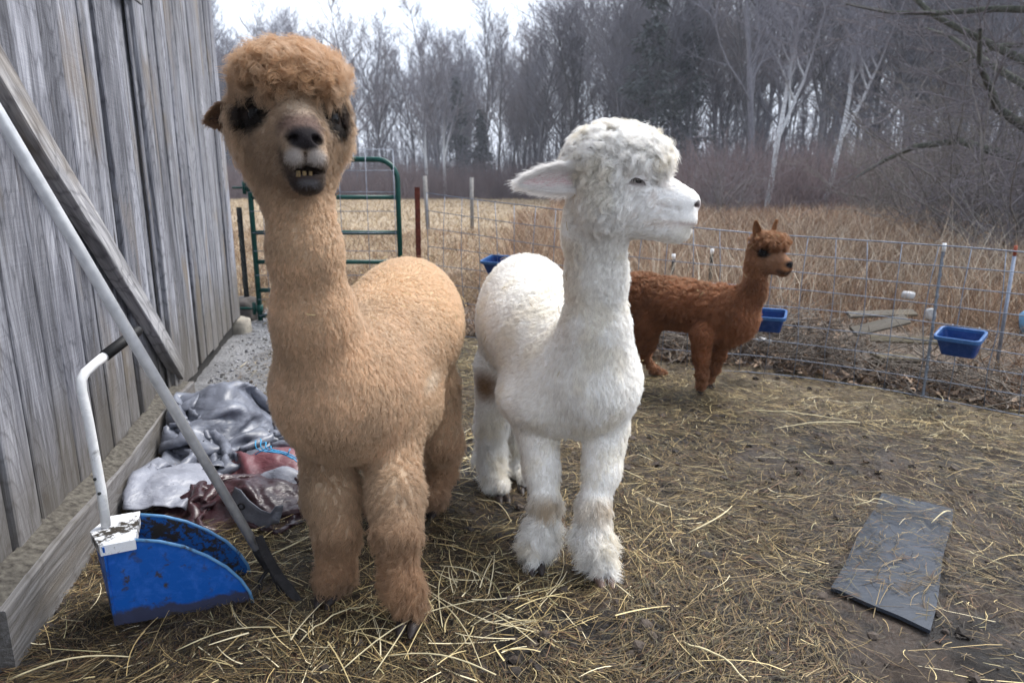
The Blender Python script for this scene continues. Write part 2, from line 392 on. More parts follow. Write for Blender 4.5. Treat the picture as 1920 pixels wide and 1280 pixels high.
# ------------------------------------------------------------------ wire fence
fpath = []; seglen = [0]
for i in range(len(FENCE)): 
    if i: seglen.append(seglen[-1]+math.hypot(FENCE[i][0]-FENCE[i-1][0], FENCE[i][1]-FENCE[i-1][1]))
seglen = np.array(seglen); FA = np.array(FENCE)
FZ0 = ground_h(FA[:, 0], FA[:, 1])
def fpt(s, w):     # w 0..8 wires from the ground
    x = np.interp(s, seglen, FA[:, 0]); y = np.interp(s, seglen, FA[:, 1]); zt = np.interp(s, seglen, FA[:, 2])
    zb = .02
    return Vector((x, y, zb+(zt-zb)*w/8))
fence = thing('wire_fence', 'galvanised square mesh wire fence along the back of the yard', 'fence', fpt(0, 0))
mb = MB(); Ltot = seglen[-1]
for w in range(9):
    n = 60; pts = []
    for i in range(n+1):
        s = Ltot*i/n; p = fpt(s, w); pts.append(p+Vector((0, 0, .004*math.sin(s*3+w*1.3))))
    mb.tube(pts, .0034 if w in (0, 8) else .0027, 5)
s = 0; k = 0
while s < Ltot:
    lean = .015*math.sin(s*1.7+k); mb.tube([fpt(min(max(s+lean*math.sin(w), 0), Ltot), w)+Vector((0, .003, 0)) for w in (0, 2, 4, 6, 8)], .0025, 5)
    s += .152+.012*random.uniform(-1, 1); k += 1
adopt(mb.build('wire_mesh', GALV), fence)
RUST = simple('rusty_steel', (.15, .035, .02), .8, 0, (30, .6)); DKST = simple('dark_steel_post', (.035, .04, .04), .6, 0, (20, .4))
WHT = simple('white_insulator', (.7, .7, .7), .4); PALEP = simple('weathered_post', (.22, .21, .20), .9, 0, (15, .4))
def tpost(x, y, top, lean=(0, 0), mat=DKST, w=.022):
    """studded T-section steel post"""
    m = MB(); X = Vector((1, 0, 0)); Z = Vector((lean[0], lean[1], 1)).normalized(); M = frame(Vector((x, y, -.02)), X, Z.cross(X), Z)
    m.box(M, (-w, -.003, 0), (w, .003, top)); m.box(M, (-.003, .0031, 0), (.003, .0031+w*1.1, top))
    z = .12
    while z < top-.03: m.box(M, (-.006, -.009, z), (.006, -.0031, z+.02)); z += .055
    return m
for (px, py, sx) in ((1770, 466, .9),):
    s = min(seglen, key=lambda q: 0); 
    # find s on the fence under this pixel
    best = min((abs(((lambda v: 960+F*v[0]/(v[1]*cP-(v[2]-H)*sP))((fpt(q, 6.5)))) - px), q) for q in np.linspace(0, Ltot, 400))[1]
    p = fpt(best, 8); off = .03
    zt = P(px, py, p.y+off).z
    adopt(tpost(p.x, p.y+off, zt+.02, (.0, 0), DKST, .006).build('post', simple('dull_steel', (.16, .18, .21), .6)), fence)
    m = MB(); m.tube([(p.x, p.y+off-.004, zt-.015), (p.x, p.y+off-.004, zt+.028)], .009, 10); adopt(m.build('insulator', WHT), fence)
# lone posts
for px, py, lab in ((1333, 470, 'white capped dark post in dry grass just left of the small brown alpaca head'), (1262, 480, 'white capped dark post in dry grass above the small brown alpaca back')):
    b = P(px, 500, 6.5); zt = P(px, py, 6.5).z; po = tpost(b.x, 6.5, zt, (0, 0), DKST, .016).build('fence_post', DKST); tag(po, lab, 'post', 'capped posts in the dry grass')
    m = MB(); m.tube([(b.x, 6.496, zt-.03), (b.x, 6.496, zt+.02)], .018, 8); m.build('cap', WHT).parent = po
q = P(787, 600, 5.3); tag(tpost(q.x, q.y, P(794, 346, 5.3).z, (.01, 0), RUST, .02).build('steel_stake', RUST), 'rusty red studded stake between the green gate and the wire fence', 'stake')
q = P(1876, 640, 3.9)
m = MB(); m.tube([(q.x, q.y, 0), (q.x+.0, q.y, P(1896, 480, 3.9).z)], .010, 8)
pst = m.build('marker_post', GALV); tag(pst, 'thin grey post with an orange tip behind the wire fence', 'post')
m = MB(); zt = P(1896, 480, 3.9).z; m.tube([(q.x, q.y, zt+.0005), (q.x, q.y, zt+.06)], .009, 8); t_ = m.build('orange_tip', simple('orange_paint', (.25, .06, .03), .7)); t_.parent = pst
for px, py, D, lean in ((802, 330, 17, -.05), (885, 333, 18, 0.0), (1075, 355, 16, .02)):
    b = P(px, 400, D); m = MB(); m.tube([(b.x-lean*0, D, -.05), (b.x+lean, D, P(px, py, D).z)], .05, 8)
    tag(m.build('wooden_post', PALEP), {802: 'leaning grey wooden post in the meadow behind the rusty stake', 885: 'thin upright wooden post alone in the meadow before the wood', 1075: 'grey wooden post in the meadow just left of the white alpaca head'}[px], 'post', 'old posts in the meadow')

# ------------------------------------------------------------------ green gate
GD = 5.6
def GP(px, py): return P(px, py, GD)
gate = thing('tube_gate', 'green tubular steel gate with rounded top and wire infill', 'gate', (GP(620, 600).x, GD, 0))
gxl = GP(478, 470).x; gxr = GP(750, 470).x; zt = GP(600, 299).z; zb = GP(600, 592).z; R_ = .16; tr_ = .021
pts = [Vector((gxl, GD, zb-.04))]+[Vector((gxl+R_-R_*math.cos(a), GD, zt-R_+R_*math.sin(a))) for a in np.linspace(0, PI/2, 9)]+[Vector((gxr-R_+R_*math.sin(a), GD, zt-R_+R_*math.cos(a))) for a in np.linspace(0, PI/2, 9)]+[Vector((gxr, GD, zb-.04))]
m = MB(); m.tube(pts, tr_, 14); adopt(m.build('gate_frame', GREEN), gate)
for py in (370, 436, 491, 544, 592):
    z = GP(600, py).z; m = MB(); m.tube([(gxl+.005, GD, z), (gxr-.005, GD, z)], tr_*.86, 12); adopt(m.build('rail', GREEN), gate)
m = MB(); wt = GP(700, 281).z
for px in (495, 525, 560, 597, 640, 690, 741):
    x = GP(px, 400).x; m.tube([(x, GD-.026, .03), (x+.004, GD-.026, wt)], .0028, 5)
for py in (281, 320, 360, 396, 436, 470, 515, 560, 590): m.tube([(gxl, GD-.031, GP(600, py).z), (gxr-.02, GD-.031, GP(600, py).z)], .0028, 5)
adopt(m.build('wire_panel', GALV), gate)
for py in (352, 578):
    m = MB(); z = GP(470, py).z; xa = GP(436, py).x; m.tube([(xa, GD, z), (gxl, GD, z)], .009, 8); m.tube([(gxl-.045, GD, z-.05), (gxl-.045, GD, z+.05)], .016, 10); m.tube([(gxl, GD, z-.03), (gxl, GD, z+.03)], .028, 12)
    adopt(m.build('hinge', GREEN), gate)
q = GP(458, 600); tp = tpost(q.x-.01, GD+.12, GP(458, 385).z, (0, 0), DKST); tpo = tp.build('steel_post', DKST); tag(tpo, 'dark steel post with a chain between barn corner and green gate', 'post')
m = MB(); z = GP(457, 392).z
for i in range(34):
    a = .0 if i % 2 else PI/2; c_ = Vector((q.x-.01+.004*math.sin(i), GD+.085, z-.02*i)); ring = [c_+Vector((math.cos(a)*.008*math.cos(t), math.sin(a)*.008*math.cos(t), .014*math.sin(t))) for t in np.linspace(0, 2*PI, 9)]
    m.tube(ring, .0028, 5, False)
ch = m.build('chain', DKST); adopt(ch, tpo) if False else setattr(ch, 'parent', tpo)
# a dark rock and timber beyond the gate foot
tag(rock('boulder', (GP(470, 596).x-.12, GD+.12, .07), (.15, .12, .12), simple('dark_rock', (.09, .08, .075), .9, 0, (9, .5), (20, .01)), 5), 'dark lump of rock at the foot of the gate hinge post', 'rock')

# ------------------------------------------------------------------ blue troughs hung on the fence
def plastic(name, c, dirt=.5, r=.35, low=False):
    m = N(name); n_ = m.noise(m.co(), 26, 6, .2, .6); n2_ = m.noise(m.co(), 5, 4)
    d = m.mix(1.0, m.ramp(n_, [(.56, (0, 0, 0)), (.64, (1, 1, 1))]), m.ramp(n2_, [(.42, (0, 0, 0)), (.60, (dirt,)*3)]), 'MULTIPLY')
    m.color(m.mix(d, m.mix(m.ramp(m.noise(m.co(), 34, 7, .6, .7), [(.48, (0, 0, 0)), (.66, (.5,)*3)]), c, tuple(min(1, k*1.35+.05) for k in c)), (.05, .04, .03)))
    if low:
        ps = m.n('SeparateXYZ'); m.l(m.pos(), ps.inputs[0]); ma = m.n('Math', operation='MULTIPLY_ADD'); m.l(m.noise(m.pos(), 18, 6, .3, .65), ma.inputs[0]); ma.inputs[1].default_value = -.065; m.l(ps.outputs[2], ma.inputs[2])
        lk = m.b.inputs['Base Color'].links[0].from_socket; m.color(m.mix(m.ramp(ma.outputs[0], [(0, (.85,)*3), (.012, (0, 0, 0))]), lk, (.05, .04, .03)))
    m.rough(m.ramp(n_, [(.4, (r,)*3), (.7, (.8,)*3)])); m.bump(n_, .0015, .6); return m.m
BLUE = plastic('blue_plastic', (.004, .035, .16), .15); RIMB = plastic('blue_rim', (.03, .10, .26), .1)
def trough(c, w, h, d, rot, label):
    t = thing('feed_trough', label, 'feed trough', c, 'blue feed troughs hooked on the wire fence')
    def ring(z, hw, hd, r, n=5):
        out = []
        for (sx, sy) in ((1, 1), (-1, 1), (-1, -1), (1, -1)):
            a0 = {(1, 1): 0, (-1, 1): PI/2, (-1, -1): PI, (1, -1): 1.5*PI}[(sx, sy)]
            for k in range(n):
                a = a0+PI/2*k/(n-1); out.append(Vector((sx*(hw-r)+r*math.cos(a), sy*(hd-r)+r*math.sin(a), z)))
        return out
    M = Matrix.Translation(c) @ Matrix.Rotation(rot, 4, 'Z') @ Matrix.Rotation(.24, 4, 'X')
    def shell(name, rings, mat, closeb=True, closet=False):
        m = MB(); V = [M @ p for r in rings for p in r]; n = len(rings[0]); Fs = []
        for i in range(len(rings)-1):
            for k in range(n): a = i*n+k; b = i*n+(k+1) % n; Fs.append((a, b, b+n, a+n))
        if closeb: Fs.append(tuple(range(n-1, -1, -1)))
        if closet: Fs.append(tuple((len(rings)-1)*n+k for k in range(n)))
        m.add(V, Fs, None, False); return adopt(m.build(name, mat), t)
    W_, D_ = w/2, d/2
    shell('body', [ring(-h, W_*.76, D_*.62, .02), ring(-h*.5, W_*.86, D_*.8, .02), ring(-.012, W_*.95, D_*.95, .02), ring(-.012, W_*.92, D_*.92, .02), ring(-h*.96, W_*.73, D_*.58, .02)], BLUE, True, True)
    shell('rim', [ring(-.016, W_*.97, D_*.96, .022), ring(-.016, W_*1.06, D_*1.08, .028), ring(.002, W_*1.06, D_*1.08, .028), ring(.004, W_*1.02, D_*1.04, .025), ring(.002, W_*.93, D_*.92, .02), ring(-.02, W_*.92, D_*.91, .018)], RIMB, False)
    for sx in (-.6, .6): m = MB(); m.tube([M @ Vector((sx*W_, D_*1.0, -.0)), M @ Vector((sx*W_, D_*1.12, .010)), M @ Vector((sx*W_, D_*1.3, .006)), M @ Vector((sx*W_, D_*1.3, -.03))], .003, 6); adopt(m.build('hook', GALV), t)
def fence_at(px, w=4):
    best = min((abs(960+F*fpt(q, w).x/(fpt(q, w).y*cP-(fpt(q, w).z-H)*sP) - px), q) for q in np.linspace(0, Ltot, 900))[1]
    return best
for px, py, w, h, d, lab in ((1441, 587, .185, .10, .13, 'blue feed trough on the wire fence just right of the small brown alpaca chest'),
                        (1801, 626, .195, .105, .14, 'blue feed trough hanging alone on the wire fence at far right'),
                        (938, 486, .25, .12, .14, 'blue feed trough half hidden behind the back of the white alpaca')):
    s_ = fence_at(px); a = fpt(s_, 4); b = fpt(s_+.2, 4); rot = math.atan2(b.y-a.y, b.x-a.x)
    nrm = Vector((b.y-a.y, -(b.x-a.x), 0)).normalized(); y = a.y+nrm.y*(d*.55+.02)
    trough(P(px, py, y), w, h, d, rot, lab)
# pale blue pail beyond, at the picture's right edge
q = P(1936, 600, 4.4); m = MB(); m.tube([(q.x, q.y, q.z-.1), (q.x, q.y, q.z+.03), (q.x, q.y, q.z+.06)], [.06, .078, .05], 16)
pl = m.build('pail', simple('pale_blue', (.12, .28, .45), .5, 0, (8, .3))); tag(pl, 'pale blue pail cut off by the picture edge behind the fence', 'pail')

# ------------------------------------------------------------------ dark slab on the mud
c4 = [P(1557, 1108), P(1742, 1188), P(1786, 958), P(1652, 928)]
def slab():
    n, m_ = 14, 34; V = []; th = .010
    for side in (1, 0):
        for i in range(n+1):
            for j in range(m_+1):
                a, b = i/n, j/m_
                p = (c4[0]*(1-a)+c4[1]*a)*(1-b)+(c4[3]*(1-a)+c4[2]*a)*b
                z = .004+.003*math.sin(b*5+1)+.002*math.sin(a*3)+(th if side else 0)
                if 0 < i < n: pass
                p = p+Vector((.004*math.sin(b*9), .003*math.sin(a*11), 0)); V.append((p.x, p.y, z-.004))
    N1 = (n+1)*(m_+1); ii = np.arange(N1).reshape(n+1, m_+1)
    Q = np.stack([ii[:-1, :-1], ii[1:, :-1], ii[1:, 1:], ii[:-1, 1:]], -1).reshape(-1, 4)
    Q2 = Q[:, ::-1]+N1; per = list(ii[:, 0])+list(ii[-1, 1:])+list(ii[::-1, -1][1:])+list(ii[0, ::-1][1:-1])
    sd = np.array([(per[k], per[k]+N1, per[(k+1) % len(per)]+N1, per[(k+1) % len(per)]) for k in range(len(per))])
    m = N('slab_rubber'); f1 = m.noise(m.pos(), 5, 5); f2 = m.noise(m.pos(), 45, 6, 0, .65)
    cc = m.ramp(f1, [(.3, (.020, .025, .033)), (.7, (.046, .055, .073))])
    cc = m.mix(m.ramp(m.noise(m.pos(), 13, 6, .4, .6), [(.57, (0, 0, 0)), (.66, (1, 1, 1))]), cc, (.045, .033, .025))
    m.color(cc).rough(m.ramp(f1, [(.3, (.35,)*3), (.7, (.65,)*3)])); m.bump(f2, .002)
    o = mesh_np('rubber_mat', np.array(V), np.concatenate([Q, Q2, sd]), m.m, smooth=False); return o
tag(slab(), 'dark blue-grey rectangular mat lying on the mud strewn with hay', 'mat')

# ------------------------------------------------------------------ dustpan
PANB = plastic('pan_blue', (.006, .10, .44), 1.0, .4, True); WHP = plastic('white_enamel', (.72, .73, .74), .55, .35)
def dirty(name, c, lo=.50):
    m = N(name); n_ = m.noise(m.pos(), 60, 6, .3, .7); n2_ = m.noise(m.pos(), 11, 4)
    d = m.ramp(m.mix(.45, n_, n2_), [(lo, (0, 0, 0)), (lo+.05, (1, 1, 1))]); m.color(m.mix(d, c, (.035, .028, .02))).rough(.6); m.bump(n_, .002); return m.m
PANIN = dirty('pan_blue_dirty', (.01, .10, .34), .47); CAPW = dirty('cap_white_muddy', (.74, .75, .77), .525)
A = P(187, 1026, 1.50); pan = thing('dustpan', 'blue upright dustpan with white bent handle standing on hay by the barn sill', 'dustpan', (P(215, 1172).x, P(215, 1172).y, 0))
b0 = P(215, 1173, None, .0); b1 = P(474, 1128, 1.66)
def profile(off, n=16):
    """near side panel outline, along b0->b1; off shifts to the far panel"""
    ax = (b1-b0); ax.z = 0; ax.normalize(); out = []
    px = [(193, 1026, 1.51), (252, 1011, 1.545), (300, 1014, 1.565), (345, 1024, 1.585), (388, 1041, 1.60), (425, 1062, 1.62), (452, 1086, 1.635), (468, 1108, 1.65), (475, 1130, 1.66)]
    return [P(*q)+off for q in px]
FAR = P(262, 961, 1.675)-P(253, 1013, 1.545); FAR = Vector((FAR.x+.0, FAR.y, 0))
def panel(name, off, mat, th=.0035):
    top = profile(off); bot = [Vector((p.x*(1-.0)+0, p.y, 0)) for p in top]
    B0 = b0+off; B1 = b1+off
    bot = [B0.lerp(B1, (i/(len(top)-1))) for i in range(len(top))]
    m = MB(); V = []; nn = FAR.normalized()*th
    for a, b in zip(top, bot):
        for k in range(7): V.append(a.lerp(b, k/6))
    n_ = len(V); V += [v+nn for v in V]; Fs = []
    for i in range(len(top)-1):
        for k in range(6):
            a = i*7+k; Fs.append((a, a+1, a+8, a+7)); Fs.append((n_+a+7, n_+a+8, n_+a+1, n_+a))
    for i in range(len(top)-1): Fs.append((i*7, (i+1)*7, n_+(i+1)*7, n_+i*7)); Fs.append((i*7+6, n_+i*7+6, n_+(i+1)*7+6, (i+1)*7+6))
    Fs.append(tuple([n_-7+k for k in range(7)]+[2*n_-1-k for k in range(7)]))
    m.add(V, Fs); return adopt(m.build(name, mat), pan)
panel('side_panel', Vector((0, 0, 0)), PANB); panel('side_panel', FAR, PANIN)
m = MB(); q0, q1 = b0, b1; m.add([q0+Vector((0, 0, .004)), q1+Vector((.0, 0, .004)), q1+FAR+Vector((0, 0, .004)), q0+FAR+Vector((0, 0, .004)), q0+Vector((0, 0, .0)), q1, q1+FAR, q0+FAR], [(0, 1, 2, 3), (7, 6, 5, 4), (0, 4, 5, 1), (1, 5, 6, 2), (2, 6, 7, 3), (3, 7, 4, 0)]); adopt(m.build('pan_floor', PANIN), pan)
capz = [P(169, 999, 1.575), P(187, 1027, 1.497), P(254, 1014, 1.54), P(263, 960, 1.69), P(205, 970, 1.665)]
m = MB(); # back walls
for a, b in ((0, 1), (0, 4)):
    A_, B_ = capz[a], capz[b]; A2 = b0+(FAR*.45 if a == 0 else Vector((0, 0, 0))); B2 = b0 if b == 1 else b0+FAR
    ins = Vector((.006, 0, 0)); V = [A_+ins, B_+ins, B2, A2]; V += [v+Vector((.004, .002, 0)) for v in V]; m.add(V, [(0, 1, 2, 3), (7, 6, 5, 4), (0, 4, 5, 1), (1, 5, 6, 2), (2, 6, 7, 3), (3, 7, 4, 0)])
adopt(m.build('back_panel', PANB), pan)
m = MB(); lip = Vector((0, 0, -.022)); V = [v+Vector((0, 0, .004)) for v in capz]+[v+lip for v in capz]; m.add(V, [(0, 1, 2, 3, 4)]+[(i, i+5, (i+1) % 5+5, (i+1) % 5) for i in range(5)]); adopt(m.build('cap', CAPW), pan)
m = MB(); rim = [p+Vector((0, -.001, .0)) for p in profile(Vector((0, 0, 0)))[1:]]; m.tube(rim, .0042, 8); rim = [p+Vector((0, .003, 0)) for p in profile(FAR)[1:]]; m.tube(rim, .0042, 8); adopt(m.build('rim', plastic('rim_light_blue', (.10, .25, .45), .9)), pan)
hp = [P(199, 985, 1.60), P(190, 920, 1.60), P(166, 790, 1.60), P(153, 733, 1.60), P(152, 712, 1.605), P(160, 698, 1.62), P(178, 682, 1.65), P(199, 665, 1.68)]
m = MB(); m.tube(hp, .0118, 14); adopt(m.build('handle', WHP), pan)
ge = [hp[-1].lerp(P(262, 617, 1.80), -.04), hp[-1].lerp(P(262, 617, 1.80), .5), P(257, 621, 1.79), P(262, 617, 1.80)]
m = MB(); m.tube(ge, [.0142, .0142, .0142, .010], 14); adopt(m.build('grip', simple('black_rubber', (.012, .012, .013), .6, 0, (60, .3))), pan)
for q in (P(186, 925, 1.587), P(178, 898, 1.587)): m = MB(); m.tube([q+Vector((0, .004, 0)), q+Vector((0, -.002, 0))], .004, 8); adopt(m.build('screw', DKST), pan)

# ------------------------------------------------------------------ long handled tool
AL = N('aluminium'); an = AL.noise(AL.co(), 40, 4); AL.color(AL.ramp(an, [(.3, (.58, .60, .63)), (.7, (.78, .80, .83))])).rough(.30); AL.b.inputs['Metallic'].default_value = .25
h0 = P(484, 1032, 1.74); h1 = P(12, 240, 1.27); hd = (h1-h0).normalized()
# run the handle on until it meets the wall
s_t = None
for k in range(400):
    p = h0+hd*(k*.01)
    if (p-W0).dot(NW) < .02: s_t = k*.01; break
htop = h0+hd*(s_t or 1.6)
tool = thing('garden_fork', 'aluminium handled garden fork leaning on the barn in front of the dustpan', 'garden fork', (h0.x, h0.y, 0))
m = MB(); m.tube([h0, h0.lerp(htop, .3), h0.lerp(htop, .6), htop], .0122, 18); adopt(m.build('handle', AL.m), tool)
IRON = simple('forged_iron', (.028, .026, .027), .65, .3, (40, .5), (60, .003))
e1 = P(505, 1066, 1.735)
m = MB(); m.tube([h0+hd*.015, h0-hd*.03, e1], [.0140, .0150, .012], 14); adopt(m.build('socket', IRON), tool)
m = MB(); ks = [P(485, 1005, 1.70), P(500, 1040, 1.695), P(520, 1075, 1.69), P(545, 1108, 1.68), P(572, 1138, 1.66)]
wv = [.010, .012, .012, .013, .005]
for i in range(4):
    a, b = ks[i], ks[i+1]; X = Vector((.8, .2, .25)).normalized(); t_ = (b-a).normalized(); X = (X-t_*X.dot(t_)).normalized(); M = frame(a, X, t_.cross(X), t_)
    L = (b-a).length; V = [M @ Vector(q) for q in ((-wv[i], -.003, 0), (wv[i], -.003, 0), (wv[i], .003, 0), (-wv[i], .003, 0), (-wv[i+1], -.003, L), (wv[i+1], -.003, L), (wv[i+1], .003, L), (-wv[i+1], .003, L))]
    m.add(V, [(3, 2, 1, 0), (4, 5, 6, 7), (0, 1, 5, 4), (1, 2, 6, 5), (2, 3, 7, 6), (3, 0, 4, 7)])
adopt(m.build('strap', IRON), tool)
for dx in (-.035, .03, .07):
    m = MB(); m.tube([e1+Vector((0, 0, .005)), e1+Vector((dx*.7, -.015, -.03)), e1+Vector((dx+.03, -.05, -.075)), e1+Vector((dx+.05, -.09, -.115))], [.006, .006, .005, .002], 7); o = m.build('tine', IRON); adopt(o, tool)

# ------------------------------------------------------------------ tarps: position based cloth dropped on lumps
def cloth(nx, ny, w, h, org, ax, ay, heap, squeeze=.6, steps=150, seed=0, amp=.12, zoff=.18, bend=.10):
    r = np.random.default_rng(seed); dx, dy = w/(nx-1), h/(ny-1)
    u, v = np.meshgrid(np.linspace(-.5, .5, nx), np.linspace(-.5, .5, ny), indexing='ij')
    pn = np.stack([u.ravel()*w, v.ravel()*h, 0*u.ravel()+seed], -1)
    z = (fbm(pn, 4.0, seed, 3).reshape(nx, ny)-.5)*amp*2
    X = np.zeros((nx, ny, 3)); ax = np.array(ax); ay = np.array(ay)
    X[:] = np.array(org); X += (u*w*squeeze)[..., None]*ax+(v*h*squeeze)[..., None]*ay
    X[..., 2] += zoff+z; X[..., 0] += (fbm(pn+9, 6, seed+1, 2).reshape(nx, ny)-.5)*.12; X[..., 1] += (fbm(pn+19, 6, seed+2, 2).reshape(nx, ny)-.5)*.12
    Vv = np.zeros_like(X)
    def con(a, b, L, k=1.0):
        d = X[b]-X[a]; l = np.linalg.norm(d, axis=-1, keepdims=True)+1e-9; c_ = d*(.5*k*(l-L)/l); X[a] += c_; X[b] -= c_
    S = slice
    gr = []
    for o in (0, 1):
        ea = 2*((nx-o)//2); gr.append(((S(o, o+ea, 2), S(None)), (S(o+1, o+ea, 2), S(None)), dx))
        eb = 2*((ny-o)//2); gr.append(((S(None), S(o, o+eb, 2)), (S(None), S(o+1, o+eb, 2)), dy))
    dg = math.hypot(dx, dy)
    for st in range(steps):
        X0 = X.copy(); Vv[..., 2] -= 9.8*.016; Vv *= .97; X += Vv*.016
        for it in range(7):
            for a, b, L in gr: con(a, b, L)
            con((S(0, -1), S(0, -1)), (S(1, None), S(1, None)), dg, .45); con((S(1, None), S(0, -1)), (S(0, -1), S(1, None)), dg, .45)
            con((S(0, -2), S(None)), (S(2, None), S(None)), 2*dx, bend); con((S(None), S(0, -2)), (S(None), S(2, None)), 2*dy, bend); con((S(0, -4), S(None)), (S(4, None), S(None)), 4*dx, bend*.4); con((S(None), S(0, -4)), (S(None), S(4, None)), 4*dy, bend*.4)
            g_ = heap(X[..., 0], X[..., 1])+.006; low = X[..., 2] < g_; X[..., 2] = np.where(low, g_, X[..., 2])
            wd_ = (X[..., 0]-S0.x)*NW.x+(X[..., 1]-S0.y)*NW.y   # keep off the sill
            push = np.maximum(.012-wd_, 0)*(X[..., 2] < .16); X[..., 0] += push*NW.x; X[..., 1] += push*NW.y
            X[..., :2] = np.where(low[..., None], X0[..., :2]+(X[..., :2]-X0[..., :2])*.5, X[..., :2])
        Vv = (X-X0)/.016; sp = np.linalg.norm(Vv, axis=-1, keepdims=True); Vv *= np.minimum(1, 2.0/np.maximum(sp, 1e-6))
    return X
def tarp_mesh(name, X, mat, th=.002):
    nx, ny = X.shape[:2]
    # refine (bilinear x2 with light smoothing)
    def up(X):
        A_ = np.zeros((2*X.shape[0]-1, X.shape[1], 3)); A_[::2] = X; A_[1::2] = (X[1:]+X[:-1])/2
        B_ = np.zeros((A_.shape[0], 2*A_.shape[1]-1, 3)); B_[:, ::2] = A_; B_[:, 1::2] = (A_[:, 1:]+A_[:, :-1])/2; return B_
    X = up(X); nx, ny = X.shape[:2]; ii = np.arange(nx*ny).reshape(nx, ny)
    Q = np.stack([ii[:-1, :-1], ii[1:, :-1], ii[1:, 1:], ii[:-1, 1:]], -1).reshape(-1, 4)
    o = mesh_np(name, X.reshape(-1, 3), Q, mat)
    m = o.modifiers.new('th', 'SOLIDIFY'); m.thickness = th; m.offset = 0
    return o
def tarp_mat(name, c, c2, r=.38, met=0):
    m = N(name); n_ = m.noise(m.co(), 16, 6, .5, .6); n3 = m.noise(m.co(), 300, 2)
    m.color(m.mix(m.ramp(n_, [(.45, (0, 0, 0)), (.7, (1, 1, 1))]), c, c2)).rough(r); m.b.inputs['Specular IOR Level'].default_value = .6; m.b.inputs['Metallic'].default_value = met
    vo = m.n('TexVoronoi', feature='DISTANCE_TO_EDGE', i_Scale=6.5); wp = m.mix(.12, m.co(), m.n('TexNoise', i_Scale=7.0).outputs['Color']); m.l(wp, vo.inputs['Vector'])
    vo2 = m.n('TexVoronoi', feature='DISTANCE_TO_EDGE', i_Scale=17.0); m.l(wp, vo2.inputs['Vector'])
    cr = m.mix(.22, m.ramp(vo.outputs['Distance'], [(0, (0, 0, 0)), (.22, (1, 1, 1))]), m.ramp(vo2.outputs['Distance'], [(0, (0, 0, 0)), (.25, (1, 1, 1))]))
    m.bump(m.mix(.10, cr, n3), .012, .28); return m.m
SIL = tarp_mat('silver_tarp', (.10, .108, .135), (.19, .205, .25), .42, .0); MAR = tarp_mat('maroon_tarp', (.028, .009, .012), (.060, .022, .026), .36); LSIL = tarp_mat('pale_silver', (.20, .21, .25), (.29, .30, .345), .45, .0); ROSE = tarp_mat('rose_tarp', (.12, .034, .042), (.18, .065, .075), .5)
SN = MB
def lump(cx, cy, rx, ry, h): return lambda x, y: ground_h(x.ravel(), y.ravel()).reshape(x.shape)+h*np.exp(-(((x-cx)/rx)**2+((y-cy)/ry)**2)**1.3)
cA = P(412, 830); hA = lump(cA.x-.02, cA.y+.08, .18, .20, .24)
tA = tarp_mesh('silver_tarp', cloth(64, 56, 1.55, 1.35, (cA.x+.02, cA.y+.03, 0), (1, 0, 0), (0, 1, 0), hA, .40, 140, 3, .20, .32), SIL)
tag(tA, 'crumpled silver grey tarp bundled against the barn sill behind the fork handle', 'tarp')
cB = P(452, 955); hB = lump(cB.x, cB.y+.05, .20, .12, .07)
tB = tarp_mesh('maroon_tarp', cloth(50, 36, .92, .52, (cB.x-.01, cB.y+.02, 0), (1, 0, 0), (0, 1, 0), hB, .56, 130, 8, .10, .12), MAR)
tag(tB, 'dark maroon tarp crumpled on the hay behind the blue dustpan', 'tarp')
cC = P(300, 945); hC = lump(cC.x, cC.y+.05, .14, .2, .08)
tC = tarp_mesh('grey_sheet', cloth(26, 22, .50, .42, (cC.x+.0, cC.y+.1, 0), (.97, .2, 0), (-.2, .97, 0), hC, .75, 120, 15, .07, .12), LSIL)
tag(tC, 'pale grey plastic sheet tucked between the sill and the maroon tarp', 'plastic sheet')
cD = P(525, 880); hD = lump(cD.x, cD.y, .14, .1, .07)
tD = tarp_mesh('rose_tarp', cloth(28, 24, .60, .46, (cD.x-.02, cD.y+.04, 0), (1, 0, 0), (0, 1, 0), hD, .62, 120, 21, .09, .16), ROSE)
tag(tD, 'faded rose red tarp lying between the silver tarp and the brown alpaca', 'tarp')
cE = P(528, 925); hE = lump(cE.x, cE.y, .10, .06, .08)
tE = tarp_mesh('silver_scrap', cloth(22, 18, .34, .28, (cE.x+.0, cE.y-.0, 0), (1, 0, 0), (0, 1, 0), hE, .68, 110, 33, .06, .16), LSIL)
tag(tE, 'small silver tarp scrap beside the front leg of the brown alpaca', 'tarp')
# folded hem with an eyelet
hem = thing('tarp_hem', 'dark grey folded tarp hem with a black eyelet sticking up by the fork', 'tarp', (P(490, 960).x, P(490, 960).y, 0))
hpz = [P(440, 925, 2.10), P(452, 940, 2.08), P(468, 962, 2.06), P(490, 975, 2.04), (P(508, 978, 2.02)), P(518, 966, 2.02), P(532, 964, 2.02)]
m = MB(); V = []
for i, p in enumerate(hpz):
    wdt = (.022, .040, .044, .036, .028, .030, .03)[i]
    for k in range(5): V.append(p+Vector((-.004*k, .006*math.sin(k*1.5), -wdt*2*(k/4)+wdt)))
Fs = [(i*5+k, i*5+k+1, i*5+k+6, i*5+k+5) for i in range(6) for k in range(4)]; m.add(V, Fs, None, True)
o = m.build('hem_strip', tarp_mat('dark_tarp', (.10, .105, .125), (.17, .175, .2), .5)); adopt(o, hem); mo = o.modifiers.new('th', 'SOLIDIFY'); mo.thickness = .004
c_ = hpz[1].lerp(hpz[2], .2)+Vector((0, -.012, -.002)); m = MB(); m.tube([c_+Vector((.010*math.cos(t), -.002, .010*math.sin(t))) for t in np.linspace(0, 2*PI, 17)], .003, 6, False); adopt(m.build('eyelet', IRON), hem)
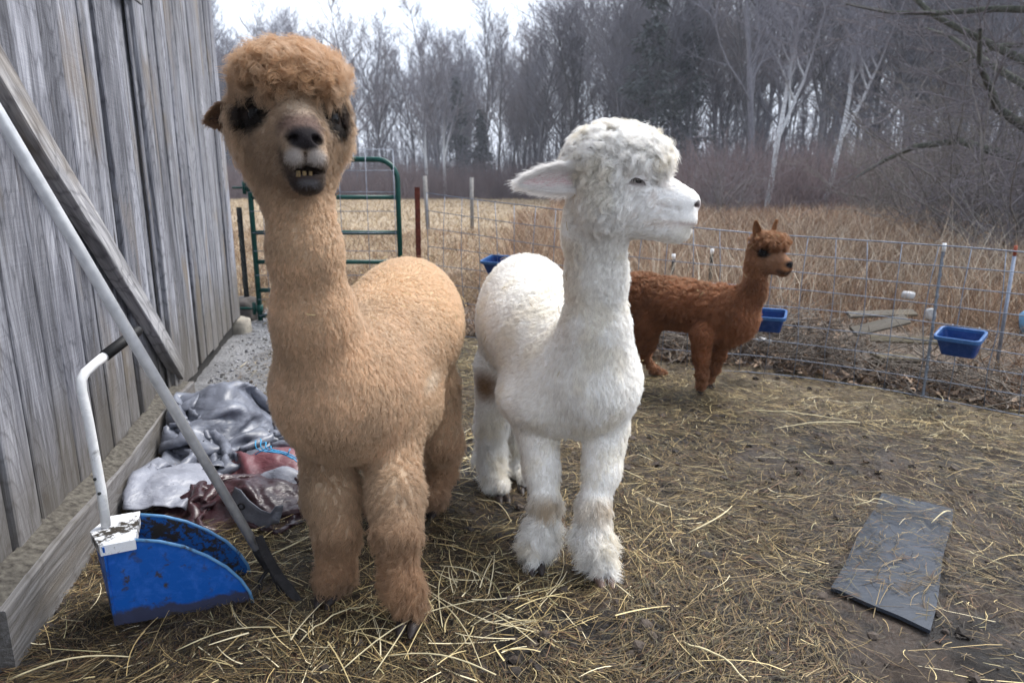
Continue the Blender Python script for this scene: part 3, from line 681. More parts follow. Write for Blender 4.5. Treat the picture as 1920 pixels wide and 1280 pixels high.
# blue twine
m = MB()
for k in range(4):
    r_ = random.Random(k+40); pts = []
    for i in range(12):
        t = i/11; pts.append(P(478+72*t+8*math.sin(t*7+k), 852-16*math.sin(t*PI*1.2+k*.8)-k*5, 2.45)+Vector((0, .02*math.sin(t*9+k), 0)))
    m.tube(pts, .0024, 5)
tag(m.build('twine', simple('blue_twine', (.05, .33, .60), .6)), 'loose light blue baling twine lying on the red tarp', 'twine')

# ================================================================== ALPACAS
# body: smooth union of tapered limbs, polygonised into one continuous mesh; fleece: curves combed over it
class Body:
    def __init__(s): s.p = []
    def cone(s, a, b, ra, rb, tag='body', k=.05, cut=False): s.p.append(('c', np.array(a, float), np.array(b, float), ra, rb, tag, k, cut)); return s
    def ell(s, c, r, R=None, tag='body', k=.05, cut=False): s.p.append(('e', np.array(c, float), np.array(r, float), np.array(R if R is not None else np.eye(3), float), None, tag, k, cut)); return s
    def one(s, q, X):
        if q[0] == 'c':
            a, b, ra, rb = q[1:5]; ab = (b-a).astype(np.float32); L2 = float(ab@ab); d = X-a.astype(np.float32)
            t = np.clip((d@ab)/L2, 0, 1); return np.linalg.norm(d-t[:, None]*ab, axis=1)-(ra+(rb-ra)*t)
        c, r, R = q[1:4]; p = (X-c.astype(np.float32))@R.astype(np.float32); k0 = np.linalg.norm(p/r.astype(np.float32), axis=1); k1 = np.linalg.norm(p/(r*r).astype(np.float32), axis=1)
        return k0*(k0-1)/np.maximum(k1, 1e-6)
    def bounds(s, q, m):
        if q[0] == 'c': return np.minimum(q[1], q[2])-max(q[3], q[4])-m, np.maximum(q[1], q[2])+max(q[3], q[4])+m
        r = q[2].max(); return q[1]-r-m, q[1]+r+m
    def grid(s, X, Y, Z):
        D = np.full((len(X), len(Y), len(Z)), 9., np.float32)
        for q in s.p:
            k = q[6]; lo, hi = s.bounds(q, k+.03)
            sl = tuple(slice(max(0, np.searchsorted(A, l)-1), np.searchsorted(A, h)+1) for A, l, h in zip((X, Y, Z), lo, hi))
            sub = D[sl]
            if sub.size == 0: continue
            g = np.stack(np.meshgrid(X[sl[0]], Y[sl[1]], Z[sl[2]], indexing='ij'), -1).reshape(-1, 3).astype(np.float32)
            d = s.one(q, g).reshape(sub.shape)
            if q[7]: h = np.maximum(k-np.abs(sub+d), 0)/k; D[sl] = np.maximum(sub, -d)+h*h*k*.25
            else: h = np.maximum(k-np.abs(sub-d), 0)/k; D[sl] = np.minimum(sub, d)-h*h*k*.25
        return D
    def weights(s, X):
        """per point weights of the tags, from the distance to each primitive"""
        tags = {}
        for q in s.p:
            if q[7]: continue
            w = np.exp(-np.maximum(s.one(q, X.astype(np.float32)), -.02)/.012)
            tags[q[5]] = tags.get(q[5], 0)+w
        t = sum(tags.values()); return {k: v/t for k, v in tags.items()}

def surface_nets(D, X, Y, Z):
    ins = D < 0; nx, ny, nz = D.shape
    cnt = np.zeros((nx-1, ny-1, nz-1), np.int8)
    for a in (0, 1):
        for b in (0, 1):
            for c in (0, 1): cnt += ins[a:nx-1+a, b:ny-1+b, c:nz-1+c]
    act = (cnt > 0) & (cnt < 8); I, J, K = np.nonzero(act); idx = np.full(act.shape, -1, np.int32); idx[I, J, K] = np.arange(len(I))
    acc = np.zeros((len(I), 3)); n = np.zeros(len(I))
    co = [(a, b, c) for a in (0, 1) for b in (0, 1) for c in (0, 1)]
    val = {q: D[I+q[0], J+q[1], K+q[2]] for q in co}
    for q in co:
        for ax in range(3):
            if q[ax]: continue
            r = tuple(q[k]+(k == ax) for k in range(3)); v0, v1 = val[q], val[r]; m = (v0 < 0) != (v1 < 0)
            t = np.where(m, v0/np.where(m, v0-v1, 1), 0); pt = np.zeros((len(I), 3)); 
            for k in range(3): pt[:, k] = q[k]+(t if k == ax else 0)
            acc += pt*m[:, None]; n += m
    loc = acc/n[:, None]
    V = np.stack([X[I]+loc[:, 0]*(X[I+1]-X[I]), Y[J]+loc[:, 1]*(Y[J+1]-Y[J]), Z[K]+loc[:, 2]*(Z[K+1]-Z[K])], -1)
    F_ = []
    for ax in range(3):
        o = [(1, 2), (2, 0), (0, 1)][ax]
        s0 = [slice(None)]*3; s1 = [slice(None)]*3; s0[ax] = slice(0, -1); s1[ax] = slice(1, None)
        ch = ins[tuple(s0)] != ins[tuple(s1)]; A_ = np.argwhere(ch)
        A_ = A_[(A_[:, o[0]] > 0) & (A_[:, o[1]] > 0) & (A_[:, o[0]] < D.shape[o[0]]-1) & (A_[:, o[1]] < D.shape[o[1]]-1)]
        e1 = np.zeros(3, int); e1[o[0]] = 1; e2 = np.zeros(3, int); e2[o[1]] = 1
        g = lambda B: idx[B[:, 0], B[:, 1], B[:, 2]]
        q = np.stack([g(A_-e1-e2), g(A_-e2), g(A_), g(A_-e1)], -1); fl = ins[A_[:, 0], A_[:, 1], A_[:, 2]]
        q[~fl] = q[~fl][:, ::-1]; F_.append(q)
    return V, np.concatenate(F_)

def axis(lo, hi, flo, fhi, h, hf):
    a = np.arange(lo, flo, h); b = np.arange(flo, fhi, hf); c = np.arange(fhi, hi+h, h); return np.concatenate([a, b, c])

def cells(Pn, size, seed):
    """nearest jittered cell centre for each point: centre, and 4 random numbers of that cell"""
    q = Pn/size; b = np.floor(q).astype(np.int64); best = np.full(len(Pn), 1e9); C = np.zeros_like(Pn); Hs = np.zeros((len(Pn), 4))
    for dx in (-1, 0, 1):
        for dy in (-1, 0, 1):
            for dz in (-1, 0, 1):
                i = b+np.array([dx, dy, dz]); j = np.stack([hash3(i[:, 0], i[:, 1], i[:, 2], seed+k) for k in range(3)], -1)
                c_ = i+.1+.8*j; d = ((c_-q)**2).sum(1); m = d < best; best[m] = d[m]; C[m] = c_[m]*size
                Hs[m, :3] = j[m]
    Hs[:, 3] = hash3((C[:, 0]*9973).astype(np.int64), (C[:, 1]*9973).astype(np.int64), (C[:, 2]*9973).astype(np.int64), seed+9)
    return C, Hs

def sample_surface(V, Q, Nrm, n, dens=None, rng=RNG):
    T3 = np.concatenate([Q[:, [0, 1, 2]], Q[:, [0, 2, 3]]]); a, b, c = V[T3[:, 0]], V[T3[:, 1]], V[T3[:, 2]]
    ar = np.linalg.norm(np.cross(b-a, c-a), axis=1)*.5
    if dens is not None: ar = ar*dens[T3].mean(1)
    cs = np.cumsum(ar); k = np.searchsorted(cs, rng.random(n)*cs[-1]); k = np.minimum(k, len(T3)-1)
    u, v = rng.random(n), rng.random(n); f = u+v > 1; u[f] = 1-u[f]; v[f] = 1-v[f]; w = 1-u-v
    Pn = a[k]*w[:, None]+b[k]*u[:, None]+c[k]*v[:, None]
    Nn = unit(Nrm[T3[k, 0]]*w[:, None]+Nrm[T3[k, 1]]*u[:, None]+Nrm[T3[k, 2]]*v[:, None])
    return Pn, Nn

def fur_mat(name, rough=.6, trans=.45, spec=.25):
    m = bpy.data.materials.new(name); m.use_nodes = True; t = m.node_tree; t.nodes.clear()
    out = t.nodes.new('ShaderNodeOutputMaterial'); at = t.nodes.new('ShaderNodeAttribute'); at.attribute_name = 'Col'
    h = t.nodes.new('ShaderNodeBsdfHairPrincipled'); h.parametrization = 'COLOR'; h.inputs['Roughness'].default_value = .45; h.inputs['Radial Roughness'].default_value = .7; h.inputs['IOR'].default_value = 1.4
    d = t.nodes.new('ShaderNodeBsdfDiffuse'); tr = t.nodes.new('ShaderNodeBsdfTranslucent'); m1 = t.nodes.new('ShaderNodeMixShader'); m2 = t.nodes.new('ShaderNodeMixShader')
    for x in (h, d, tr): t.links.new(at.outputs['Color'], x.inputs['Color'])
    m1.inputs[0].default_value = trans; t.links.new(d.outputs[0], m1.inputs[1]); t.links.new(tr.outputs[0], m1.inputs[2])
    m2.inputs[0].default_value = .25; t.links.new(m1.outputs[0], m2.inputs[1]); t.links.new(h.outputs[0], m2.inputs[2]); t.links.new(m2.outputs[0], out.inputs[0])
    return m
FUR = fur_mat('fleece'); SKIN = attr_mat('hide', .8, .15, (220, .002))

def make_curves(name, Pts, rad, colr, parent, mat=None):
    """Pts (n,k,3), rad (n,k), colr (n,3)"""
    n, k, _ = Pts.shape; c = bpy.data.hair_curves.new(name); c.add_curves([k]*n)
    c.points.foreach_set('position', np.ascontiguousarray(Pts, np.float32).ravel())
    a = c.attributes.get('radius') or c.attributes.new('radius', 'FLOAT', 'POINT'); a.data.foreach_set('value', np.ascontiguousarray(rad, np.float32).ravel())
    a = c.attributes.new('Col', 'FLOAT_COLOR', 'CURVE'); a.data.foreach_set('color', np.ascontiguousarray(rgba(np.clip(colr, 0, 1)), np.float32).ravel())
    c.materials.append(mat or FUR); o = bpy.data.objects.new(name, c); COL.objects.link(o)
    if parent: adopt(o, parent)
    return o

FD = ('len', 'rad', 'dens', 'lift', 'curl', 'cs', 'clump', 'rand', 'vary')
def fur_field(Wt, spec, X, Nn):
    out = {k: sum(Wt[t]*spec[t][k] for t in Wt) for k in FD}
    cb = sum(Wt[t][:, None]*(spec[t]['comb'](X) if callable(spec[t]['comb']) else np.array(spec[t]['comb'], float)[None]) for t in Wt)
    return out, cb
def grow(name, V, Q, Nrm, Wfun, spec, colfun, n, parent, seed=0, k=6, dens_mul=None, only=None, maskfun=None):
    rng = np.random.default_rng(seed+5)
    dv = sum(w*spec[t]['dens'] for t, w in Wfun(V).items())
    if dens_mul is not None: dv = dv*dens_mul
    X, Nn = sample_surface(V, Q, Nrm, n, dv, rng)
    Wt = Wfun(X); f, cb = fur_field(Wt, spec, X, Nn)
    if maskfun is not None:
        lm = maskfun(X); f['len'] = f['len']*lm
        kp = lm > .02; X, Nn = X[kp], Nn[kp]; f = {a: b[kp] for a, b in f.items()}; cb = cb[kp]; Wt = {a: b[kp] for a, b in Wt.items()}
    n = len(X)
    cb = cb+(np.stack([vnoise(X, 9, seed+s_)-.5 for s_ in (1, 2, 3)], -1))*f['rand'][:, None]*1.6
    # clumps at two sizes
    C, Hc = np.zeros_like(X), np.zeros((n, 4)); csq = np.exp(np.round(np.log(np.maximum(f['cs'], .002))*2.5)/2.5)
    for u in np.unique(csq):
        m = csq == u; C[m], Hc[m] = cells(X[m], u, seed+int(u*1e4))
    cb = cb+(Hc[:, :3]-.5)*f['rand'][:, None]*1.1
    tg = cb-(cb*Nn).sum(1, keepdims=True)*Nn; tg = unit(tg)*np.minimum(1, np.linalg.norm(tg, axis=1, keepdims=True)*2)
    lift = f['lift'][:, None]
    d = unit(Nn*lift+tg*(1-lift)+rng.normal(0, .13, (n, 3)))
    L = f['len']*(1+f['vary']*((Hc[:, 3]-.5)*1.1+(rng.random(n)-.5)*.7)); L = np.maximum(L, .002)
    dl = C-X; dl = dl-(dl*Nn).sum(1, keepdims=True)*Nn; dl = dl/np.maximum(1, np.linalg.norm(dl, axis=1, keepdims=True)/(csq[:, None]*.8))
    sd = unit(np.cross(Nn, d)); ph = Hc[:, 0]*6.28+Hc[:, 1]*3; fr = 5+5*Hc[:, 2]
    Pt = np.zeros((n, k, 3)); R = np.zeros((n, k))
    for i in range(k):
        t = i/(k-1); b = X-Nn*.002+d*(L*t)[:, None]*(1-.25*t)+tg*(L*t*t*.35)[:, None]+np.array([0, 0, -1.])*(L*t*t*.12)[:, None]
        b = b+dl*(f['clump']*t**1.3)[:, None]
        am = (f['curl']*L)*t
        b = b+sd*(am*np.sin(fr*t+ph))[:, None]+np.cross(sd, d)*(am*np.cos(fr*t+ph)-am*np.cos(ph))[:, None]
        Pt[:, i] = b; R[:, i] = f['rad']*(1-.75*t**2)
    col = colfun(X, Wt)*(1+.22*(Hc[:, 3:4]-.5)+.24*(rng.random((n, 1))-.5))
    return make_curves(name, Pt, R, col, parent)

def headspace(c, fwd, s=1.0, roll=0.0):
    f = Vector(fwd).normalized(); r = f.cross(Vector((0, 0, 1))).normalized(); u = r.cross(f)
    q = Matrix.Rotation(roll, 3, f); r = q @ r; u = q @ u
    R = np.array([r, f, u]).T; c = np.array(c)
    return lambda p: R@(np.array(p)*s)+c, R, s, (lambda X: ((X-c)@R)/s)

def head(B, hs, s, jaw=0.0, wool=1.0, nar=1.0, tz=.062, tc=.072, ck=.078, js=0.0, blunt=0.0, ck2=None, cf=0.0):
    """skull and muzzle in head space: x right, y forward, z up; eyes at (±.066, .06, 0)"""
    L, R, _, _ = hs
    def c(a, b, ra, rb, tag='face', k=.035, cut=False): B.cone(L(a), L(b), ra*s, rb*s, tag, k*s, cut)
    def e(p, r, tag='face', k=.03, cut=False, rot=None): B.ell(L(p), np.array(r)*s, R if rot is None else R@np.array(rot), tag, k*s, cut)
    e((0, -.005, .0), (.078, .088, .085), 'face')
    c((0, .06, -.025), (0, .168, -.056), .066*nar, .040, 'face', .05)
    c((0, .10, -.005), (0, .19, -.04), .036, .026, 'face', .03)
    e((0, .203, -.050), (.034, .028, .026), 'nose', .02)
    for x in (-1, 1):
        e((x*.017+js*.5, .199, -.079-blunt*.5), (.023, .027, .024+blunt*.4), 'lip', .012)
        e((x*.035, .045, -.055), (.042, .06, .052), 'face', .05)
        e((x*.055, .055, .030), (.030, .034, .018), 'face', .03)
        e((x*.060, .062, -.022), (.022, .03, .014), 'face', .03)
    c((0, .01, -.085), (js, .165, -.108-jaw*.5-blunt*.6), .050, .024+blunt*.5, 'face', .04)
    e((js, .182, -.113-jaw-blunt), (.025, .026, .016), 'chin', .018)
    if jaw > 0: e((js, .205, -.098-jaw*.35), (.027, .030, .0045+jaw*.5), 'lip', .006, True)
    else:
        e((0, .213, -.0985-blunt*.9), (.036, .032, .0030), 'lip', .004, True)
        for x in (-1, 1): c((x*.040, .185, -.094-blunt*.6), (x*.062, .135, -.090), .0028, .0015, 'lip', .006, True); c((x*.058, .12, -.118), (x*.078, .065, -.132), .0035, .002, 'lip', .010, True); c((x*.040, .175, -.068), (x*.058, .125, -.058), .003, .0015, 'lip', .010, True)
    e((0, .232, -.080), (.0022, .02, .016), 'lip', .004, True)
    for x in (-1, 1): e((x*.022, .224, -.050), (.012, .017, .0060), 'nose', .004, True, rot=[[math.cos(x*.5), 0, math.sin(x*.5)], [0, 1, 0], [-math.sin(x*.5), 0, math.cos(x*.5)]])
    # topknot and cheek wool
    e((0, .025, tc), (.108*wool, .115*wool, tz), 'top', .03)
    e((0, .080, tc-.008), (.085*wool, .052, tz*.62), 'top', .03)
    for x in (-1, 1):
        e((x*ck, -.012+cf, -.015), (.034, .050, .066), 'cheek', .03)
        e((x*(ck2 or ck*.85), -.005, -.080), (.036, .048, .045), 'cheek', .04)
    c((0, -.02, -.04), (0, -.035, -.14), .060, .060, 'neck', .05)

def ear_mesh(root, hs, base, tip, wid, facing, cin, cout, name='ear', furlen=.012, n=9, seed=0):
    L, R, s, _ = hs; b = Vector(L(base)); t = Vector(L(tip)); ax = (t-b); Ln = ax.length; ax.normalize()
    fv = Vector(R@np.array(facing)); fv = (fv-ax*fv.dot(ax)).normalized(); sd = ax.cross(fv)
    V = []; Cc = []; m = 20
    for side in (0, 1):
        for i in range(m+1):
            u = i/m; w = wid*s*(math.sin(PI*min(1, (u*.86+.14)))**.62)*(1-.25*u)*(1 if u < 1 else 0); curl = 1.25*(1-u*.55)
            for j in range(n):
                v = (j/(n-1)-.5)*2; a = v*curl; p = b+ax*(Ln*u)+sd*(w*math.sin(a)/math.sin(curl))+fv*(w*.75*(1-math.cos(a))/1.0)-fv*(w*.3)
                if side: p = p-fv*(.004*s)+ax*0
                V.append(p); e_ = abs(v); Cc.append(tuple(np.array(cin)*(1-e_**3)+np.array(cout)*e_**3) if not side else cout)
    ii = np.arange((m+1)*n).reshape(m+1, n); N1 = (m+1)*n
    Q = np.stack([ii[:-1, :-1], ii[1:, :-1], ii[1:, 1:], ii[:-1, 1:]], -1).reshape(-1, 4)
    ed = list(ii[:, 0])+list(ii[-1, 1:])+list(ii[::-1, -1][1:])
    sdq = np.array([(ed[k], ed[k]+N1, ed[k+1]+N1, ed[k+1]) for k in range(len(ed)-1)])[:, ::-1]
    Qa = np.concatenate([Q, Q[:, ::-1]+N1, sdq]); V = np.array([tuple(p) for p in V])
    o = mesh_np(name, V, Qa, SKIN, {'Col': ('FLOAT_COLOR', 'POINT', rgba(np.array(Cc)))}); adopt(o, root)
    o.data.update(); nr = np.zeros(len(V)*3); o.data.vertex_normals.foreach_get('vector', nr); nr = nr.reshape(-1, 3)
    def W(X): return {'ear': np.ones(len(X))}
    axn = np.array(ax)
    spec = {'ear': dict(len=furlen*s, rad=.00035, dens=1, lift=.28, curl=.05, cs=.006, clump=.2, rand=.4, vary=.6, comb=tuple(axn))}
    uu = lambda X: ((X-np.array(b))@axn)/Ln
    cf = lambda X, Wt: np.array(cout)[None]*np.ones((len(X), 1))
    f_ = grow('ear_fur', V, Qa, nr, W, spec, cf, 7000, root, seed, 4, np.array([1.]*N1+[2.2]*N1)*np.where(np.tile(np.abs(np.linspace(-1, 1, n)), 2*(m+1)) > .55, 2.2, .55))
    f_.parent = o; f_.matrix_parent_inverse = Matrix.Identity(4)
    f_.matrix_parent_inverse = o.matrix_parent_inverse.inverted() @ Matrix.Identity(4) if False else (Matrix.Translation(root.location) @ Matrix.Identity(4)) @ Matrix.Translation(-root.location)
    return o

EYEM = simple('eye_black', (.003, .0025, .0025), .07); EYEM.node_tree.nodes['Principled BSDF'].inputs['Specular IOR Level'].default_value = .22
HOOF = simple('hoof_horn', (.03, .022, .02), .5, 0, (60, .5), (40, .003)); HOOFP = simple('hoof_pale', (.22, .15, .12), .5, 0, (60, .5), (40, .003))
TEETH = simple('teeth_ivory', (.20, .13, .05), .35, 0, (160, .7))
def ball(name, c, r, mat, root, sq=(1, 1, 1)):
    th = np.linspace(0, PI, 14); ph = np.linspace(0, 2*PI, 24, endpoint=False); TH, PH = np.meshgrid(th, ph, indexing='ij')
    d = np.stack([np.sin(TH)*np.cos(PH), np.sin(TH)*np.sin(PH), np.cos(TH)], -1).reshape(-1, 3)*np.array(sq)*r+np.array(c)
    ii = np.arange(len(d)).reshape(TH.shape); jj = np.roll(ii, -1, 1); Q = np.stack([ii[:-1], ii[1:], jj[1:], jj[:-1]], -1).reshape(-1, 4)
    return adopt(mesh_np(name, d, Q, mat), root)
def hooves(root, foot, fwd, mat, s=1.0):
    """two pointed toes"""
    f = np.array([fwd[0], fwd[1], 0.]); f /= np.linalg.norm(f); r = np.array([f[1], -f[0], 0])
    for x in (-1, 1):
        c = np.array(foot)+r*x*.014*s; V = []; n = 12; rings = [(-.022, .013, .018, .022), (-.005, .016, .020, .026), (.012, .013, .018, .020), (.028, .008, .011, .010), (.036, .002, .003, .004)]
        for (y, rw, zt, rh) in rings:
            for k in range(n):
                a = 2*PI*k/n; V.append(c+f*y*s+r*math.cos(a)*rw*s+np.array([0, 0, max(.002, zt*s*.55+math.sin(a)*rh*s*.6)]))
        ii = np.arange(5*n).reshape(5, n); jj = np.roll(ii, -1, 1); Q = np.stack([ii[:-1], ii[1:], jj[1:], jj[:-1]], -1).reshape(-1, 4)
        adopt(mesh_np('hoof', np.array(V), Q, mat), root)

def alpaca(label, cat_name, root_loc, B, hs, hbox, res, spec, colfun, nfur, seed, masks=None, bodycol=.75):
    root = thing('alpaca', label, 'alpaca', root_loc)
    lo = np.min([B.bounds(q, .03)[0] for q in B.p], 0); hi = np.max([B.bounds(q, .03)[1] for q in B.p], 0)
    ax = [axis(lo[k], hi[k], hbox[0][k], hbox[1][k], res[0], res[1]) for k in range(3)]
    D = B.grid(*ax); D = D-(.0035*(1-smooth01((ax[2]-hbox[0][2]-.04)/.10))).astype(np.float32)[None, None, :]; V, Q = surface_nets(D, *ax)
    Wt = B.weights(V); col = colfun(V, Wt)*bodycol
    o = mesh_np('body', V, Q, SKIN, {'Col': ('FLOAT_COLOR', 'POINT', rgba(np.clip(col, 0, 1)))}); adopt(o, root)
    nr = np.zeros(len(V)*3); o.data.vertex_normals.foreach_get('vector', nr); nr = nr.reshape(-1, 3)
    fl = grow('fleece', V, Q, nr, B.weights, spec, colfun, nfur, root, seed, 6, None, None, masks)
    print('ALPACA', label[:20], len(V), D.shape)
    return root, o, (V, Q, nr)

def fs(len, rad, dens, lift, curl, cs, clump, rand, vary, comb): return dict(len=len, rad=rad, dens=dens, lift=lift, curl=curl, cs=cs, clump=clump, rand=rand, vary=vary, comb=comb)
def blob(X, c, r, soft=.5): d = np.linalg.norm((X-np.array(c))/np.array(r), axis=1); return 1-smooth01((d-(1-soft))/(2*soft))
def lerp3(a, b, w): return a+(np.array(b)[None]-a)*w[:, None]

# ---------------------------------------------------------------- brown alpaca, facing the camera
def comb_head(hs, to, k=1.0):
    R = hs[1]; v = R@np.array(to); return tuple(v*k)
hc = P(545, 222, 1.62)
hsA = headspace(hc, (.43, -1, -.03), 1.10, math.radians(-2))
B = Body()
q = lambda px, py, D: tuple(P(px, py, D))
B.cone(q(560, 350, 1.62), q(572, 470, 1.60), .066, .070, 'neck', .05)
B.cone(q(572, 470, 1.60), q(590, 600, 1.64), .070, .080, 'neck', .04)
B.cone(q(590, 600, 1.64), q(618, 700, 1.72), .083, .128, 'chest', .06)
B.ell(q(650, 748, 1.77), (.168, .19, .160), None, 'chest', .09)
B.cone(q(680, 690, 1.90), q(745, 625, 2.12), .178, .185, 'body', .10)
B.ell(q(766, 600, 2.28), (.175, .20, .205), None, 'body', .10)
B.ell(q(722, 760, 1.98), (.165, .22, .13), None, 'body', .08)
head(B, hsA, 1.10, .010, .86, .93, .050, .074, .076, -.008, .002, .036, .010)
feet = []
def leg(B, pts, rs, tags, k=.03):
    for i in range(len(pts)-1): B.cone(pts[i], pts[i+1], rs[i], rs[i+1], tags[i], k)
f1 = P(765, 1180); f1.z = .03
leg(B, [q(735, 830, 1.80), q(742, 930, 1.67), q(745, 1000, 1.60), q(750, 1090, 1.565), tuple(f1+Vector((0, .035, .02)))], [.070, .058, .042, .030, .032], ['leg', 'leg', 'shank', 'shank'], .05)
f2 = P(612, 1128); f2.z = .03
leg(B, [q(612, 830, 1.86), q(622, 930, 1.75), q(632, 1000, 1.72), q(628, 1070, 1.70), tuple(f2+Vector((.01, .03, .02)))], [.076, .062, .042, .030, .032], ['leg', 'leg', 'shank', 'shank'], .05)
f3 = P(803, 970); f3.z = .03
leg(B, [q(800, 730, 2.22), q(828, 830, 2.20), q(830, 880, 2.24), q(812, 930, 2.16), tuple(f3+Vector((0, .03, .02)))], [.11, .060, .034, .028, .024], ['leg', 'shank', 'shank', 'shank'])
f4 = P(705, 985); f4.z = .03
leg(B, [q(712, 760, 2.20), q(712, 850, 2.18), q(716, 900, 2.2), q(708, 940, 2.12), tuple(f4+Vector((0, .03, .02)))], [.11, .055, .034, .028, .024], ['leg', 'shank', 'shank', 'shank'])
# tail hidden behind the rump
B.cone(q(775, 560, 2.46), q(780, 680, 2.50), .05, .03, 'body', .03)
tan_, dk_ = np.array([.60, .365, .185]), np.array([.36, .19, .085])
LAi = hsA[3]; LA = hsA[0]
def colA(X, Wt):
    base = np.array([.63, .458, .308])[None]*np.ones((len(X), 1))
    n_ = fbm(X, 7, 3, 3)[:, None]; base = base*(.66+.62*n_)*(.88+.24*fbm(X, 28, 61, 2)[:, None])
    back = smooth01((X[:, 1]-1.85)/.25)*smooth01((X[:, 2]-.55)/.2); base = lerp3(base, (.76, .555, .355), back*.7)  # upper back and rump paler: top light put into the fleece colour
    base = lerp3(base, (.47, .285, .165), Wt.get('shank', 0)*.75)
    base = lerp3(base, (.58, .36, .20), Wt.get('top', 0)*.8)
    base = lerp3(base, (.37, .265, .18), Wt.get('face', 0)*.85+Wt.get('chin', 0)*.7+Wt.get('lip', 0)*.5)
    h = LAi(X)
    onf = smooth01((h[:, 1]+.02)/.05)*(h[:, 2] > -.2)
    for x in (-1, 1):
        base = lerp3(base, (.010, .008, .007), blob(h, (x*.074, .072, -.002), (.039, .050, .035), .22)*onf)
        base = lerp3(base, (.03, .02, .016), blob(h, (x*.088, .050, .018), (.030, .035, .028), .4)*onf)
    base = lerp3(base, (.13, .085, .07), blob(h, (0, .19, -.025), (.042, .06, .036), .35))
    base = lerp3(base, (.020, .016, .018), blob(h, (0, .225, -.048), (.036, .034, .022), .3))
    base = lerp3(base, (.06, .045, .04), blob(h, (0, .18, -.095), (.062, .05, .042), .4)*.9)
    base = lerp3(base, (.40, .36, .33), (blob(h, (.02, .222, -.080), (.017, .018, .015), .45)+blob(h, (-.02, .222, -.080), (.017, .018, .015), .45)).clip(0, 1)*.9)
    base = lerp3(base, (.03, .022, .022), blob(h, (-.004, .20, -.13), (.036, .03, .024), .4)*.9)
    base = lerp3(base, (.12, .115, .12), blob(h, (-.008, .208, -.125), (.020, .014, .006), .5)*.8)
    base = lerp3(base, (.62, .50, .38), blob(h, (0, .12, .01), (.030, .06, .03), .6)*.7)
    dirt = smooth01((.13-X[:, 2])/.12); base = lerp3(base, (.20, .14, .10), dirt*(.25+.5*vnoise(X, 22, 5)))
    for p_ in ((745, 1012, 1.57), (632, 1018, 1.68)): base = lerp3(base, (.24, .14, .075), blob(X, P(*p_), (.07, .07, .024), .7)*.5*(.4+.9*vnoise(X, 40, 6)))  # shade of the knee creases painted as dark brown bands
    sp = blob(X, P(815, 715, 1.86), (.03, .1, .028), .5); base = lerp3(base, (.8, .72, .6), sp*.7)
    return base
def radial_out(hs, c, down=.3):
    R = hs[1]; cc = hs[0](c)
    def f(X):
        v = unit(X-cc[None]); return v+R[:, 1][None]*.15-np.array([0, 0, down])[None]
    return f
def mask_face(hs, holes):
    inv = hs[3]
    def f(X):
        h = inv(X); m = np.ones(len(X))
        for c, r, v in holes: m = np.minimum(m, 1-blob(h, c, r, .25)*(1-v))
        return m
    return f
hol = [((x*.078, .068, 0), (.022, .028, .018), 0) for x in (-1, 1)]+[((0, .232, -.050), (.030, .022, .018), .0), ((0, .225, -.110), (.030, .03, .012), 0.0)]
dn = (0, 0, -1)
specA = {
 'body': fs(.016, .00055, 1.8, .50, .12, .008, .52, .60, .5, (.10, .55, -.55)),
 'chest': fs(.018, .0005, 2.5, .52, .13, .008, .55, .60, .5, (0, -.05, -1)),
 'neck': fs(.013, .0005, 2.9, .68, .18, .0075, .75, .65, .45, (0, 0, -1)),
 'leg': fs(.020, .0006, 1.9, .38, .16, .012, .7, .8, .7, (0, 0, -1)),
 'shank': fs(.028, .0006, 2.3, .42, .24, .014, .8, .9, .7, (0, -.1, -1)),
 'top': fs(.042, .00055, 4.2, .60, .26, .014, .80, .9, .6, radial_out(hsA, (0, .03, .05), -.1)),
 'cheek': fs(.034, .0006, 3.4, .55, .24, .012, .7, .7, .5, comb_head(hsA, (0, .1, -1))),
 'face': fs(.013, .00034, 5.5, .26, .08, .008, .5, .9, .6, comb_head(hsA, (0, -1, -.35))),
 'nose': fs(.0035, .00025, 5.0, .30, .02, .004, .1, .3, .3, comb_head(hsA, (0, -1, .3))),
 'lip': fs(.008, .00028, 6.0, .35, .05, .004, .2, .6, .4, comb_head(hsA, (0, -.3, -1))),
 'chin': fs(.009, .00028, 6.0, .35, .05, .005, .2, .6, .4, comb_head(hsA, (0, -.5, -1))),
}
hb = lambda hs, s: (np.array(hs[0]((0, .05, -.01)))-.19*s, np.array(hs[0]((0, .05, -.01)))+.19*s)
rootA, bodyA, geoA = alpaca('tan brown woolly alpaca facing forward with a bushy topknot and dark nose', 'alpaca', (P(690, 1100).x, P(690, 1100).y+.3, 0), B, hsA, hb(hsA, 1.10), (.012, .0045), specA, colA, 290000, 3, mask_face(hsA, hol))
for x in (-1, 1):
    ball('eye', LA((x*.066, .069, -.001)), .0235, EYEM, rootA)
for i, x in enumerate((-.0105, 0, .0105)):
    mm = MB(); c0 = Vector(LA((x, .205, -.112))); R3 = Matrix(hsA[1].tolist()); M = Matrix.Translation(c0) @ R3.to_4x4(); mm.box(M, (-.0038, -.003, -.003+.0022*(i % 2)), (.0038+.0006*i, .003, .009), 3, lambda l: Vector((l.x*(1-abs(l.z)*14*.3), l.y, l.z))); adopt(mm.build('tooth', TEETH), rootA)
ear_mesh(rootA, hsA, (.095, .0, -.002), (.156, -.050, -.014), .034, (.1, 1, -.3), (.05, .035, .03), (.20, .11, .06), seed=4)
ear_mesh(rootA, hsA, (-.080, -.03, .02), (-.088, -.15, .010), .030, (-.3, 1, -.4), (.05, .035, .03), (.20, .11, .06), seed=5)
